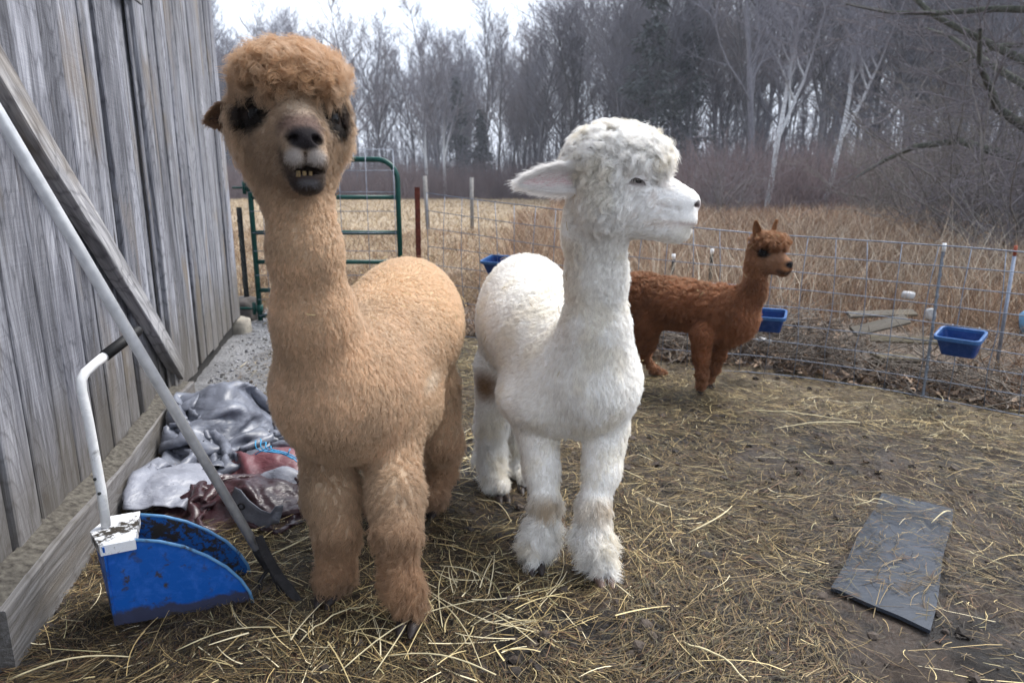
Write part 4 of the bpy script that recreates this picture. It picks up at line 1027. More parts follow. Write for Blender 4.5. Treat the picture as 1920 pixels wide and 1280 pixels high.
for f, w, m_ in ((f1, (-.1, -1), HOOF), (f2, (-.1, -1), HOOF), (f3, (-.1, -1), HOOF), (f4, (-.1, -1), HOOF)): hooves(rootA, (f.x, f.y-.004, .002), w, m_, 1.05)

# ---------------------------------------------------------------- white alpaca, head in profile
hsB = headspace(P(1145, 334, 1.80), (1, -.16, -.07), 1.0, math.radians(0)); LBi = hsB[3]; LB = hsB[0]
B = Body()
B.cone(q(1120, 400, 1.82), q(1118, 520, 1.84), .072, .068, 'neck', .05)
B.cone(q(1118, 520, 1.84), q(1116, 620, 1.86), .068, .076, 'neck', .04)
B.cone(q(1116, 620, 1.86), q(1112, 700, 1.90), .076, .105, 'chest', .06)
B.ell(q(1108, 722, 1.93), (.115, .16, .130), None, 'chest', .09)
B.cone(q(1070, 690, 2.02), q(1010, 620, 2.22), .150, .165, 'body', .10)
B.ell(q(988, 600, 2.40), (.172, .19, .228), None, 'body', .10)
B.ell(q(1020, 740, 2.05), (.14, .2, .09), None, 'body', .08)
head(B, hsB, 1.0, 0, .89, 1.0, .068, .050, .080, 0, .010, .074)
B.ell(hsB[0]((0, -.015, .035)), (.092, .095, .075), None, 'top', .04)
w1 = P(1133, 1092); w2 = P(1003, 1068); w3 = P(944, 943); w4 = P(985, 925); 
for w_ in (w1, w2, w3, w4): w_.z = .03
leg(B, [q(1135, 800, 1.90), q(1128, 880, 1.86), q(1113, 945, 1.82), q(1112, 1010, 1.80), tuple(w1+Vector((-.008, .03, .02)))], [.066, .046, .034, .036, .028], ['leg', 'leg', 'shank', 'shank'])
leg(B, [q(1008, 800, 1.98), q(1015, 880, 1.94), q(1022, 940, 1.90), q(1014, 1000, 1.87), tuple(w2+Vector((.002, .03, .02)))], [.066, .046, .034, .034, .028], ['leg', 'leg', 'shank', 'shank'])
leg(B, [q(942, 690, 2.36), q(922, 790, 2.36), q(920, 850, 2.40), q(928, 905, 2.32), tuple(w3+Vector((-.008, .03, .02)))], [.095, .045, .032, .027, .022], ['body', 'shank', 'shank', 'leg'])
leg(B, [q(975, 690, 2.50), q(975, 790, 2.50), q(974, 850, 2.52), q(980, 890, 2.46), tuple(w4+Vector((0, .03, .02)))], [.105, .05, .03, .026, .022], ['body', 'shank', 'shank', 'leg'])
B.cone(q(975, 560, 2.58), q(965, 660, 2.63), .05, .03, 'body', .03)
def colB(X, Wt):
    base = np.array([.93, .905, .86])[None]*np.ones((len(X), 1)); n_ = fbm(X, 8, 13, 3)[:, None]; base = base*(.93+.12*n_)
    base = lerp3(base, (.74, .66, .50), smooth01((fbm(X, 14, 31, 3)-.50)/.16)*(.25+.5*Wt.get('top', 0)+.35*Wt.get('shank', 0)))
    base = lerp3(base, (.90, .885, .87), Wt.get('face', 0)*.7); base = lerp3(base, (.72, .64, .58), smooth01((fbm(X, 26, 77, 3)-.5)/.2)*Wt.get('face', 0)*.45)
    for p_ in ((1025, 950, 1.86), (1122, 955, 1.78)): base = lerp3(base, (.50, .37, .21), blob(X, P(*p_), (.05, .06, .028), .7)*.75*(.3+vnoise(X, 40, 7)))
    base = lerp3(base, (.30, .16, .06), blob(X, P(908, 735, 2.22), (.045, .14, .055), .5)*.9)
    h = LBi(X)
    base = lerp3(base, (.60, .50, .47), (blob(h, (0, .228, -.052), (.032, .020, .012), .4)*.8+blob(h, (0, .20, -.098), (.05, .06, .007), .4)*.9).clip(0, 1)); base = lerp3(base, (.70, .62, .55), blob(h, (0, .14, -.10), (.08, .05, .012), .4)*.6)
    for x in (-1, 1): base = lerp3(base, (.25, .20, .19), blob(h, (x*.080, .066, -.010), (.03, .027, .007), .4)*.8); base = lerp3(base, (.05, .035, .035), blob(h, (x*.022, .224, -.050), (.013, .018, .008), .3))
    return base
specB = {
 'body': fs(.017, .00055, 1.7, .52, .12, .0085, .50, .6, .5, (-.3, .45, -.6)),
 'chest': fs(.019, .00055, 2.1, .50, .13, .0085, .52, .6, .5, (0, -.05, -1)),
 'neck': fs(.015, .0005, 2.7, .64, .22, .0085, .70, .75, .5, (0, 0, -1)),
 'leg': fs(.017, .0006, 1.6, .26, .10, .010, .45, .5, .5, (0, 0, -1)),
 'shank': fs(.040, .0007, 2.2, .40, .14, .015, .7, .9, .8, (0, -.1, -1)),
 'top': fs(.036, .0005, 4.0, .66, .24, .011, .80, .8, .5, radial_out(hsB, (0, .03, .05), -.1)),
 'cheek': fs(.026, .00055, 3.2, .55, .25, .010, .70, .8, .5, comb_head(hsB, (0, -.3, -1))),
 'face': fs(.012, .00034, 5.5, .26, .08, .009, .5, .9, .6, comb_head(hsB, (0, -1, -.35))),
 'nose': fs(.004, .00025, 5.0, .30, .02, .004, .1, .3, .3, comb_head(hsB, (0, -1, .3))),
 'lip': fs(.006, .00028, 6.0, .35, .05, .004, .2, .5, .4, comb_head(hsB, (0, -.6, -1))),
 'chin': fs(.013, .00028, 6.0, .35, .05, .006, .4, .9, .6, comb_head(hsB, (0, -.6, -1))),
}
holB = [t for x in (-1, 1) for t in (((x*.080, .068, -.010), (.026, .022, .007), 0), ((x*.080, .075, .008), (.03, .045, .022), .22))]+[((0, .232, -.050), (.030, .020, .014), .15), ((0, .21, -.0985), (.04, .04, .004), 0.0)]
rootB, bodyB, geoB = alpaca('white woolly alpaca looking sideways with fluffy topknot and one ear laid back', 'alpaca', (P(1060, 1020).x, P(1060, 1020).y+.2, 0), B, hsB, hb(hsB, 1.0), (.012, .0045), specB, colB, 280000, 13, mask_face(hsB, holB), .9)
for x in (-1, 1): ball('eye', LB((x*.0635, .062, -.004)), .0245, EYEM, rootB)
def lashes(root, hs, seed, col=(.10, .09, .085), up=.004, n=60):
    r = np.random.default_rng(seed)
    for x in (-1, 1):
        a = np.linspace(-1, 1, n); base = np.array([hs[0]((x*(.0905-.007*t*t), .063+.022*t, up-.010*t*t)) for t in a]); dv = np.array([hs[1]@np.array((x*1.0, .25*t, -.75)) for t in a])+r.normal(0, .15, (n, 3))
        L_ = .010*hs[2]*(.7+.6*r.random(n)); Pt = np.stack([base+dv*(L_*t)[:, None]+np.array([0, 0, -.3])*(L_*t*t)[:, None] for t in (0, .33, .66, 1)], 1)
        make_curves('eyelash', Pt, np.tile(np.array([.0005, .0004, .0003, .0001]), (n, 1)), np.tile(np.array(col), (n, 1)), root)
    for x in (-1, 1):   # upper lid
        V = []; m_, k_ = 13, 6
        for i in range(m_):
            t = -1+2*i/(m_-1)
            for j in range(k_):
                v = j/(k_-1); th = (1-v)*1.25+.02; rr = .0262
                V.append(hs[0]((x*(.063+rr*math.cos(th)*math.cos(t*1.15)), .064+rr*math.sin(t*1.15)*1.08, -.002+rr*math.sin(th)*math.cos(t*.7))))
        ii = np.arange(m_*k_).reshape(m_, k_); Q = np.stack([ii[:-1, :-1], ii[1:, :-1], ii[1:, 1:], ii[:-1, 1:]], -1).reshape(-1, 4)
        o = mesh_np('eyelid', np.array(V), Q, SKIN, {'Col': ('FLOAT_COLOR', 'POINT', rgba(np.array([.74, .70, .68]), len(V)))}); adopt(o, root); mo = o.modifiers.new('t', 'SOLIDIFY'); mo.thickness = .0015
lashes(rootB, hsB, 5)
for x in (-1, 1): ear_mesh(rootB, hsB, (x*.072, -.035, .004), (x*.106, -.216, -.026), .038, (x*1, .1, -.05), (.62, .42, .42), (.86, .83, .80), furlen=.030, seed=14+x)
for f, m_ in ((w1, HOOFP), (w2, HOOF), (w3, HOOF), (w4, HOOF)): hooves(rootB, (f.x, f.y-.003, .002), (.15, -1), m_, 1.05)

# ---------------------------------------------------------------- young reddish brown alpaca
hsC = headspace(P(1432, 468, 3.50), (.50, -.86, -.14), .78, 0); LCi = hsC[3]; LC = hsC[0]
B = Body()
B.cone(q(1424, 490, 3.50), q(1412, 545, 3.50), .044, .050, 'neck', .04)
B.cone(q(1412, 545, 3.50), q(1388, 590, 3.52), .050, .084, 'neck', .05)
B.ell(q(1365, 600, 3.55), (.12, .12, .125), None, 'chest', .08)
B.cone(q(1345, 580, 3.58), q(1262, 568, 3.68), .12, .130, 'body', .08)
B.ell(q(1205, 565, 3.78), (.15, .14, .155), None, 'body', .08)
head(B, hsC, .78, 0, .86, 1.0, .045, .062, .066)
y1 = P(1316, 741); y2 = P(1333, 728); y3 = P(1247, 712); y4 = P(1182, 690)
for w_ in (y1, y2, y3, y4): w_.z = .025
leg(B, [q(1318, 625, 3.50), q(1315, 665, 3.52), q(1316, 700, 3.52), tuple(y1+Vector((0, .02, .02)))], [.062, .036, .022, .020], ['leg', 'leg', 'shank'])
leg(B, [q(1352, 630, 3.64), q(1346, 665, 3.66), q(1340, 690, 3.67), tuple(y2+Vector((0, .02, .02)))], [.058, .034, .020, .018], ['leg', 'leg', 'shank'])
leg(B, [q(1212, 600, 3.72), q(1212, 640, 3.74), q(1208, 668, 3.86), q(1226, 692, 3.84), tuple(y3+Vector((0, .02, .01)))], [.095, .046, .022, .016, .014], ['body', 'leg', 'shank', 'shank'])
leg(B, [q(1186, 600, 3.90), q(1184, 630, 3.92), q(1176, 655, 4.00), q(1180, 675, 3.96), tuple(y4+Vector((0, .02, .01)))], [.09, .042, .022, .016, .014], ['body', 'leg', 'shank', 'shank'])
B.cone(q(1165, 545, 3.90), q(1155, 600, 3.93), .04, .025, 'body', .03)
def colC(X, Wt):
    base = np.array([.25, .10, .045])[None]*np.ones((len(X), 1)); n_ = fbm(X, 9, 41, 3)[:, None]; base = base*(.45+1.1*n_)
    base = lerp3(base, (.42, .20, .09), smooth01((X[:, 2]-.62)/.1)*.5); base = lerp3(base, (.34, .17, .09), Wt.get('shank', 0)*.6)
    base = lerp3(base, (.21, .125, .085), Wt.get('face', 0)*.7); base = lerp3(base, (.23, .095, .042), Wt.get('top', 0)*.7); h = LCi(X)
    for x in (-1, 1): base = lerp3(base, (.008, .006, .006), blob(h, (x*.074, .070, 0), (.042, .042, .036), .35))
    base = lerp3(base, (.012, .011, .012), blob(h, (0, .215, -.048), (.036, .034, .026), .3)); base = lerp3(base, (.03, .022, .02), blob(h, (0, .19, -.10), (.05, .045, .024), .4)*.9)
    return base
specC = {
 'body': fs(.032, .0011, 1.1, .36, .16, .020, .65, 1.1, .7, (-.6, .2, -.8)),
 'chest': fs(.030, .0012, 1.2, .30, .14, .018, .6, .8, .7, (-.1, 0, -1)),
 'neck': fs(.020, .0010, 1.6, .40, .12, .012, .6, .6, .5, (0, 0, -1)),
 'leg': fs(.020, .0011, 1.4, .26, .15, .016, .5, .6, .6, (0, 0, -1)),
 'shank': fs(.017, .0010, 1.8, .30, .2, .015, .7, .8, .7, (0, 0, -1)),
 'top': fs(.036, .0009, 3.0, .60, .3, .014, .8, .9, .6, radial_out(hsC, (0, .03, .05), .0)),
 'cheek': fs(.018, .0009, 2.0, .45, .2, .011, .6, .7, .5, comb_head(hsC, (0, -.2, -1))),
 'face': fs(.009, .0006, 3.5, .22, .05, .006, .25, .5, .4, comb_head(hsC, (0, -1, -.25))),
 'nose': fs(.003, .0004, 3.0, .30, .02, .004, .1, .3, .3, comb_head(hsC, (0, -1, .3))),
 'lip': fs(.005, .0005, 3.0, .35, .05, .004, .2, .6, .4, comb_head(hsC, (0, -.6, -1))),
 'chin': fs(.006, .0005, 3.0, .35, .05, .005, .2, .6, .4, comb_head(hsC, (0, -.6, -1))),
}
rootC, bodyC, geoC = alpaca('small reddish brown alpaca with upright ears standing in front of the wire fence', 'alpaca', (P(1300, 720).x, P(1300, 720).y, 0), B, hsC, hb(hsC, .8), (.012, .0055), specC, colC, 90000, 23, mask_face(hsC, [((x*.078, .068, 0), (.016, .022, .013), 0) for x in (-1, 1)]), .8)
for x in (-1, 1):
    ball('eye', LC((x*.064, .064, 0)), .017, EYEM, rootC)
    ear_mesh(rootC, hsC, (x*.062, -.01, .066), (x*.100, -.02, .185), .032, (x*.35, 1, .1), (.06, .03, .02), (.26, .11, .045), furlen=.012, seed=30+x)
for f in (y1, y2, y3, y4): hooves(rootC, (f.x, f.y, 0), (.5, -1), HOOF, .8)

# ================================================================== VEGETATION AND LITTER
def ribbons(name, P0, D0, L, Wd, bend, colr, mat, k=4, up=None, flat=0.0, rng=RNG, taper=.8, clampz=None):
    """n curved ribbons: P0 roots, D0 unit directions, bend (n,3) added quadratically"""
    n = len(P0); sd = unit(np.cross(D0, rng.normal(0, 1, (n, 3)) if up is None else up))
    V = np.zeros((n, k, 2, 3))
    for i in range(k):
        t = i/(k-1); c = P0+D0*(L*t)[:, None]+bend*(L*t*t)[:, None]
        if clampz is not None: c[:, 2] = np.maximum(c[:, 2], clampz(c))
        w = (Wd*(1-taper*t**1.5))[:, None]*.5; V[:, i, 0] = c-sd*w; V[:, i, 1] = c+sd*w
    b = (np.arange(n)*k*2)[:, None, None]+(np.arange(k-1)*2)[None, :, None]+np.array([0, 1, 3, 2])[None, None]
    cv = np.repeat(rgba(np.clip(colr, 0, 1)), k*2, 0)
    return mesh_np(name, V.reshape(-1, 3), b.reshape(-1, 4), mat, {'Col': ('FLOAT_COLOR', 'POINT', cv)}, smooth=False)
def tubes_np(segs, n=3):
    """segs list of (a, b, ra, rb) -> V, Q"""
    a = np.array([s[0] for s in segs]); b = np.array([s[1] for s in segs]); ra = np.array([s[2] for s in segs]); rb = np.array([s[3] for s in segs])
    d = unit(b-a); o = unit(np.cross(d, np.where(np.abs(d[:, 2:3]) > .9, [[1., 0, 0]], [[0, 0, 1.]]))); p = np.cross(d, o)
    V = np.zeros((len(a), 2, n, 3))
    for k in range(n):
        an = 2*PI*k/n; v = o*math.cos(an)+p*math.sin(an); V[:, 0, k] = a+v*ra[:, None]; V[:, 1, k] = b+v*rb[:, None]
    base = (np.arange(len(a))*2*n)[:, None]; Q = np.stack([np.stack([base[:, 0]+k, base[:, 0]+(k+1) % n, base[:, 0]+n+(k+1) % n, base[:, 0]+n+k], -1) for k in range(n)], 1).reshape(-1, 4)
    return V.reshape(-1, 3), Q
def mixcol(n, pal, w, rng, jit=.25):
    pal = np.array(pal); k = rng.choice(len(pal), n, p=np.array(w)/sum(w)); return pal[k]*(1+jit*(rng.random((n, 1))*2-1))
STRAW = attr_mat('straw', .6, .3); GRASS = attr_mat('dry_grass', .8, .1)

# ---- hay and straw trodden into the yard
rng = np.random.default_rng(77)
def yard_pts(n, x0=-1.7, x1=3.1, y0=.85, y1=5.2, bias=None):
    out = []; tot = 0
    while tot < n:
        m = n*2; x = rng.uniform(x0, x1, m); y = y0+(y1-y0)*rng.random(m)**1.35
        keep = (y < fence_y(x)+.15) & (((x-S0.x)*NW.x+(y-S0.y)*NW.y) > .0)
        if bias is not None: keep &= rng.random(m) < bias(x, y)
        x, y = x[keep], y[keep]; out.append(np.stack([x, y], -1)); tot += len(x)
    return np.concatenate(out)[:n]
M4 = [c4[k] for k in range(4)]
def inmat(x, y):
    r = np.ones(len(x), bool)
    for i in range(4):
        a, b = M4[i], M4[(i+1) % 4]; r &= ((b.x-a.x)*(y-a.y)-(b.y-a.y)*(x-a.x)) > -.006
    return r
def surf(c): x, y = c[:, 0], c[:, 1]; return ground_h(x, y)+np.where(inmat(x, y), .018, 0)+.0015
def haydens(x, y):
    p = p2(x, y); f = fbm(p, 1.9, 51, 4); left = 1-smooth01((x-.35)/1.1); near = 1-smooth01((y-1.9)/1.6); band = np.exp(-((y-(fence_y(x)-.45))/.4)**2)
    d = smooth01((f-.36+.16*left*near+.14*band)/.14)*(.34+.66*left)+.10*(1-left)+band*.5
    return np.clip(d*np.where(inmat(x, y), .38, 1)*np.where((x < -.9) & (y > 2.9), .16, 1), 0, 1)
def lay(name, n, lrange, wrange, pal, w, bias, tilt=.12, zj=.012, k=4, bendv=.35, bright=1.0, pts=None, jit=.25):
    xy = yard_pts(n, bias=bias) if pts is None else pts; n = len(xy)
    L = rng.uniform(*lrange, n)*(.6+.8*rng.random(n)); Wd = rng.uniform(*wrange, n); a = rng.uniform(0, 2*PI, n)
    flow = fbm(p2(xy[:, 0], xy[:, 1]), 2.5, 63, 2)*6; a = np.where(rng.random(n) < .55, flow+rng.normal(0, .5, n), a)
    D0 = unit(np.stack([np.cos(a), np.sin(a), rng.normal(0, tilt, n)], -1)); bn = rng.normal(0, bendv, (n, 3)); bn[:, 2] = -np.abs(D0[:, 2])*.9
    P0 = np.concatenate([xy, np.zeros((n, 1))], 1); P0[:, 2] = surf(P0)+rng.random(n)*zj
    up = np.stack([rng.normal(0, .35, n), rng.normal(0, .35, n), np.ones(n)], -1)
    o = ribbons(name, P0, D0, L, Wd, bn, mixcol(n, pal, w, rng, jit)*bright, STRAW, k, up, taper=.45, clampz=surf)
    return o
OLD = [(.070, .050, .028), (.145, .10, .045), (.028, .021, .015), (.10, .085, .045), (.25, .185, .095), (.12, .065, .034)]
tag(lay('trodden_hay', 135000, (.025, .075), (.0011, .0024), OLD, (3, 3, 3, 2, 2, 1), haydens), 'dark trodden hay matted over the mud of the yard', None, kind='stuff')
YEL = [(.56, .45, .23), (.42, .31, .14), (.70, .61, .40), (.30, .22, .10), (.38, .34, .18)]
def brightd(x, y):
    f = fbm(p2(x, y), 2.6, 91, 3); band = np.exp(-((y-(fence_y(x)-.45))/.38)**2)*(x > -.4); left = 1-smooth01((x-.2)/.9)
    return np.clip((.08+.30*left)*smooth01((f-.36)/.2)+.55*band+.035, 0, 1)*np.where(inmat(x, y), .35, 1)*np.where((x < -.9) & (y > 2.9), .12, 1)
tag(lay('loose_straw', 9500, (.03, .11), (.0012, .0026), YEL, (3, 3, 1, 3, 1), brightd, .10, .016, 5, .45), 'scattered pale straw lying on the hay and mud', None, kind='stuff')
# thick drift of long straw round the feet of the tan alpaca
def drift(cx, cy, sx, sy, n): return np.stack([rng.normal(cx, sx, n), rng.normal(cy, sy, n)], -1)
c1 = P(880, 1130); c2_ = P(640, 1230); c3 = P(880, 860); c5 = P(330, 1210); c6 = P(560, 1010)
pts = np.concatenate([drift(c1.x, c1.y, .15, .10, 130), drift(c2_.x, c2_.y, .22, .06, 80), drift(c3.x, c3.y, .09, .20, 90), drift(c5.x, c5.y, .2, .06, 25), drift(c6.x+.05, c6.y, .10, .14, 70)])
tag(lay('long_straw', 0, (.07, .24), (.0018, .0036), YEL, (3, 2, 4, 1, 1), None, .13, .02, 6, .30, 1.1, pts), 'long pale straw heaped loosely round the feet of the tan alpaca', None, kind='stuff')
# a few long bright stalks that stand out, each from one photo point to another
def stalks(name, lst):
    m = MB()
    for (ax_, ay_, bx_, by_, w_, kx) in lst:
        a = P(ax_, ay_); b = P(bx_, by_); n_ = 9; pts = []; L_ = (b-a).length; sd = Vector((-(b-a).y, (b-a).x, 0)).normalized()
        for i in range(n_):
            t = i/(n_-1); p = a.lerp(b, t)+sd*(L_*kx*math.sin(t*PI)); z = max(gh(p.x, p.y), 0)+.008+.018*math.sin(t*PI)
            if inmat(np.array([p.x]), np.array([p.y]))[0]: z += .012
            pts.append((p.x, p.y, z))
        m.tube(pts, [w_*(.7+.3*math.sin(PI*min(1, .2+t_/n_))) for t_ in range(n_)], 6)
    return m.build(name, simple('stalk', (.72, .62, .38), .5, 0, (30, .45)))
o = stalks('straw_stalks', [(20, 1278, 245, 1236, .0022, .04), (800, 1115, 905, 1260, .0016, .05), (905, 1148, 1005, 1212, .0017, -.03), (640, 1262, 905, 1128, .0018, .08), (830, 1180, 835, 1065, .0015, .05), (700, 1270, 770, 1160, .0016, -.06), (1290, 1003, 1372, 952, .0022, -.10), (1405, 772, 1612, 795, .0022, -.03), (1612, 795, 1450, 806, .0020, .02), (1745, 788, 1832, 838, .0020, -.08), (1280, 1216, 1400, 1285, .0026, .02), (1115, 888, 1205, 902, .0020, .06), (600, 1000, 430, 1080, .0022, .10), (895, 945, 960, 985, .0018, .1), (1780, 968, 1745, 990, .0022, .03), (1600, 952, 1675, 955, .002, .02), (930, 1270, 720, 1235, .0018, -.05), (560, 1215, 690, 1140, .0018, .04), (330, 1225, 520, 1180, .0016, .03)])
tag(o, 'long bright straw stalks lying on top of the hay', None, kind='stuff')
# straw clinging to backs
# ---- small stones and clods
def pebbles(name, xy, r0, r1, mat, pal, w, sink=.3):
    t = (1+5**.5)/2; iv = np.array([(-1, t, 0), (1, t, 0), (-1, -t, 0), (1, -t, 0), (0, -1, t), (0, 1, t), (0, -1, -t), (0, 1, -t), (t, 0, -1), (t, 0, 1), (-t, 0, -1), (-t, 0, 1)])/math.sqrt(1+t*t)
    fc = np.array([(0, 11, 5), (0, 5, 1), (0, 1, 7), (0, 7, 10), (0, 10, 11), (1, 5, 9), (5, 11, 4), (11, 10, 2), (10, 7, 6), (7, 1, 8), (3, 9, 4), (3, 4, 2), (3, 2, 6), (3, 6, 8), (3, 8, 9), (4, 9, 5), (2, 4, 11), (6, 2, 10), (8, 6, 7), (9, 8, 1)])
    n = len(xy); r = r0+(r1-r0)*rng.random(n)**3; V = iv[None]*(r[:, None, None])*(.7+.6*rng.random((n, 12, 1)))*np.array([1, 1, .7])
    a = rng.uniform(0, 6.28, n); ca, sa = np.cos(a)[:, None], np.sin(a)[:, None]; V = np.stack([V[..., 0]*ca-V[..., 1]*sa, V[..., 0]*sa+V[..., 1]*ca, V[..., 2]], -1)
    V[..., 0] += xy[:, 0:1]; V[..., 1] += xy[:, 1:2]; V[..., 2] += (ground_h(xy[:, 0], xy[:, 1])+r*(1-sink)*.5)[:, None]
    Fc = (np.arange(n)*12)[:, None, None]+fc[None]
    return mesh_np(name, V.reshape(-1, 3), Fc.reshape(-1, 3), mat, {'Col': ('FLOAT_COLOR', 'POINT', np.repeat(rgba(mixcol(n, pal, w, rng)), 12, 0))}, smooth=False, nper=3)
STONE = attr_mat('stone', .85, .3, (90, .003))
gp = np.stack([rng.uniform(-2.3, -.7, 5200), rng.uniform(2.7, 5.9, 5200)], -1); gp = gp[(((gp[:, 0]-W0.x)*NW.x+(gp[:, 1]-W0.y)*NW.y) > .02) & (rng.random(len(gp)) < smooth01((-.62-gp[:, 0])/.35+.15)+.02)]
tag(pebbles('gravel', gp, .003, .013, STONE, [(.17, .17, .18), (.25, .25, .265), (.10, .095, .09), (.38, .38, .39)], (4, 3, 3, 1), .7), 'grey crushed stone between the barn and the gate', None, kind='stuff')
cp = yard_pts(2600, bias=lambda x, y: np.clip(fbm(p2(x, y), 3, 71, 3)*1.4-.35, 0, 1)*np.where(inmat(x, y), 0, 1))
tag(pebbles('mud_clods', cp, .004, .020, attr_mat('clod', .75, .3, (120, .004)), [(.045, .034, .027), (.07, .054, .043), (.03, .024, .02)], (2, 2, 1), .5), 'dark mud clods and droppings in the yard', None, kind='stuff')

# ---- compost mound behind the fence: leaves, twigs, boards
n = 9000; X_ = np.concatenate([rng.normal(1.75, .9, n//2), rng.uniform(-.6, 4.6, n//2)]); Y_ = fence_y(X_)+.08+np.abs(rng.normal(0, .5, n)); z_ = ground_h(X_, Y_)
a = rng.uniform(0, 6.28, n); D0 = unit(np.stack([np.cos(a), np.sin(a), rng.normal(0, .5, n)], -1))
tag(ribbons('leaf_litter', np.stack([X_, Y_, z_+.005+.03*rng.random(n)], -1), D0, rng.uniform(.02, .06, n), rng.uniform(.01, .035, n), rng.normal(0, .5, (n, 3)), mixcol(n, [(.17, .12, .085), (.28, .20, .14), (.09, .065, .05), (.36, .27, .20), (.13, .11, .10)], (3, 3, 3, 1, 2), rng), attr_mat('dead_leaves', .85, .15), 4), 'dead brown leaves heaped on the mound behind the fence', None, kind='stuff')
segs = []
for i in range(1500):
    x = random.gauss(1.7, .75) if i % 3 else random.uniform(-.2, 4.4); y = float(fence_y(x))+.15+abs(random.gauss(0, .45)); z = gh(x, y)+random.uniform(0, .10); a = random.uniform(0, 6.28); L_ = random.uniform(.1, .5); r_ = random.uniform(.0015, .005)
    p = np.array([x, y, z]); d = np.array([math.cos(a), math.sin(a), random.gauss(.12, .3)])
    for k in range(3): p1 = p+(d+np.random.default_rng(i*7+k).normal(0, .22, 3))*L_/3; segs.append((p, p1, r_*(1-k*.28), r_*(1-(k+1)*.28))); p = p1
V, Q = tubes_np(segs, 4); dt = N('dead_twig'); dt.color(dt.ramp(dt.noise(dt.pos(), 3, 3), [(.35, (.07, .055, .045)), (.65, (.21, .18, .15))])).rough(.9)
tag(mesh_np('brush_debris', V, Q, dt.m), 'tangle of dead twigs and stalks on the mound behind the fence', None, kind='stuff')
def plank(name, a, b, w, th, mat, label, roll=0.0, group=None):
    a, b = Vector(a), Vector(b); Z = (b-a).normalized(); X = Vector((0, 0, 1)).cross(Z).normalized(); X = Matrix.Rotation(roll, 3, Z) @ X; M = frame(a, X, Z.cross(X), Z); m = MB(); m.box(M, (-w/2, -th/2, 0), (w/2, th/2, (b-a).length), 4); return tag(m.build(name, mat), label, 'board', group)
plank('board', P(1632, 634, 4.15), P(1765, 640, 4.05), .045, .022, WOODY, 'pale yellowish board lying on the brush mound between the two right troughs', .9)
plank('board', P(1600, 622, 4.30), P(1700, 598, 4.45), .08, .02, WOODG, 'broken grey board tilted on the brush mound above the yellowish board', .6)
plank('board', P(1590, 590, 4.7), P(1715, 586, 4.75), .07, .02, WOODG, 'flat grey board at the back of the brush mound', .4)
m = MB()
for (z0, x0) in ((668, 1640), (680, 1645)):
    a, b = P(x0, z0, 4.02), P(x0+75, z0+4, 4.0); Z = (b-a).normalized(); m.box(frame(a, Vector((0, 1, 0)), Vector((0, 0, 1)), Z), (-.06, -.012, 0), (.06, .012, (b-a).length), 2)
for xx in (1648, 1680, 1712): a = P(xx, 676, 4.03); m.box(frame(a, Vector((1, 0, 0)), Vector((0, 1, 0)), Vector((0, 0, 1))), (-.02, -.05, -.06), (.02, .05, .028), 1)
tag(m.build('pallet', WOODY), 'rotten end of a wooden pallet at the foot of the mound', 'pallet')
for (px, py, D, r_, lab) in ((1703, 553, 5.0, (.040, .04, .028), 'white plastic bag caught on top of the mound'), (1432, 641, 4.3, (.045, .05, .03), 'white scrap of plastic under the blue trough on the mound foot'), (1745, 590, 4.75, (.03, .03, .045), 'grey white rag at the right end of the mound')):
    tag(rock('plastic_bag', tuple(P(px, py, D)), r_, simple('white_plastic', (.42, .42, .42), .5, 0, (14, .3), (18, .02)), int(px), 12), lab, 'plastic bag')

# ---- grasses beyond the fence
def grass(name, n, xr, yr, hr, wr, pal, w, label, keep=None, lean=.35, k=4, pw=1.0, seed=1):
    r = np.random.default_rng(seed); m = n*3; y = yr[0]+(yr[1]-yr[0])*r.random(m)**pw; x = (xr[0](y)+(xr[1](y)-xr[0](y))*r.random(m))
    kp = (y > fence_y(x)+.12)
    if keep is not None: kp &= r.random(m) < keep(x, y)
    x, y = x[kp][:n], y[kp][:n]; n = len(x); z = ground_h(x, y)
    L = r.uniform(*hr, n)*(.6+.6*fbm(p2(x, y), .9, seed, 2)); D0 = unit(np.stack([r.normal(0, lean, n), r.normal(0, lean, n), np.ones(n)], -1)); bn = np.stack([r.normal(0, .35, n), r.normal(0, .35, n), -r.random(n)*.35], -1)
    Wd = r.uniform(*wr, n)*np.maximum(1, y/7)
    cl = mixcol(n, pal, w, r)*(.7+.6*fbm(p2(x, y), .7, seed+5, 3))[:, None]
    return tag(ribbons(name, np.stack([x, y, z-.01], -1), D0, L, Wd, bn, cl, GRASS, k, rng=r), label, None, kind='stuff')
RU = [(.27, .165, .105), (.21, .12, .075), (.33, .235, .155), (.13, .09, .068), (.40, .31, .215)]
xl = lambda f, c0: (lambda y: y*f+c0)
grass('tall_dry_grass', 42000, (xl(.02, -.3), xl(.86, 1.0)), (5.0, 24), (.38, .74), (.003, .007), RU, (3, 3, 2, 2, 2), 'tall rust brown dry grass standing behind the wire fence', lambda x, y: np.clip(.25+fbm(p2(x, y), .8, 8, 3)*1.1, 0, 1)*np.where(y < 6.0, .35, 1), .20, 4, 1.5, 3)
grass('matted_grass', 26000, (xl(-.42, .2), xl(.72, .8)), (3.3, 8.5), (.08, .26), (.0025, .005), RU, (2, 2, 3, 2, 1), 'flattened tan grass along the foot of the fence', lambda x, y: np.where((x < -1.0) & (y < 6), .0, 1)*np.where((np.abs(x-1.8) < .9) & (y < 5.2), .2, 1), .7, 4, 1.1, 5)
PAL = [(.52, .44, .34), (.42, .33, .24), (.60, .54, .44)]
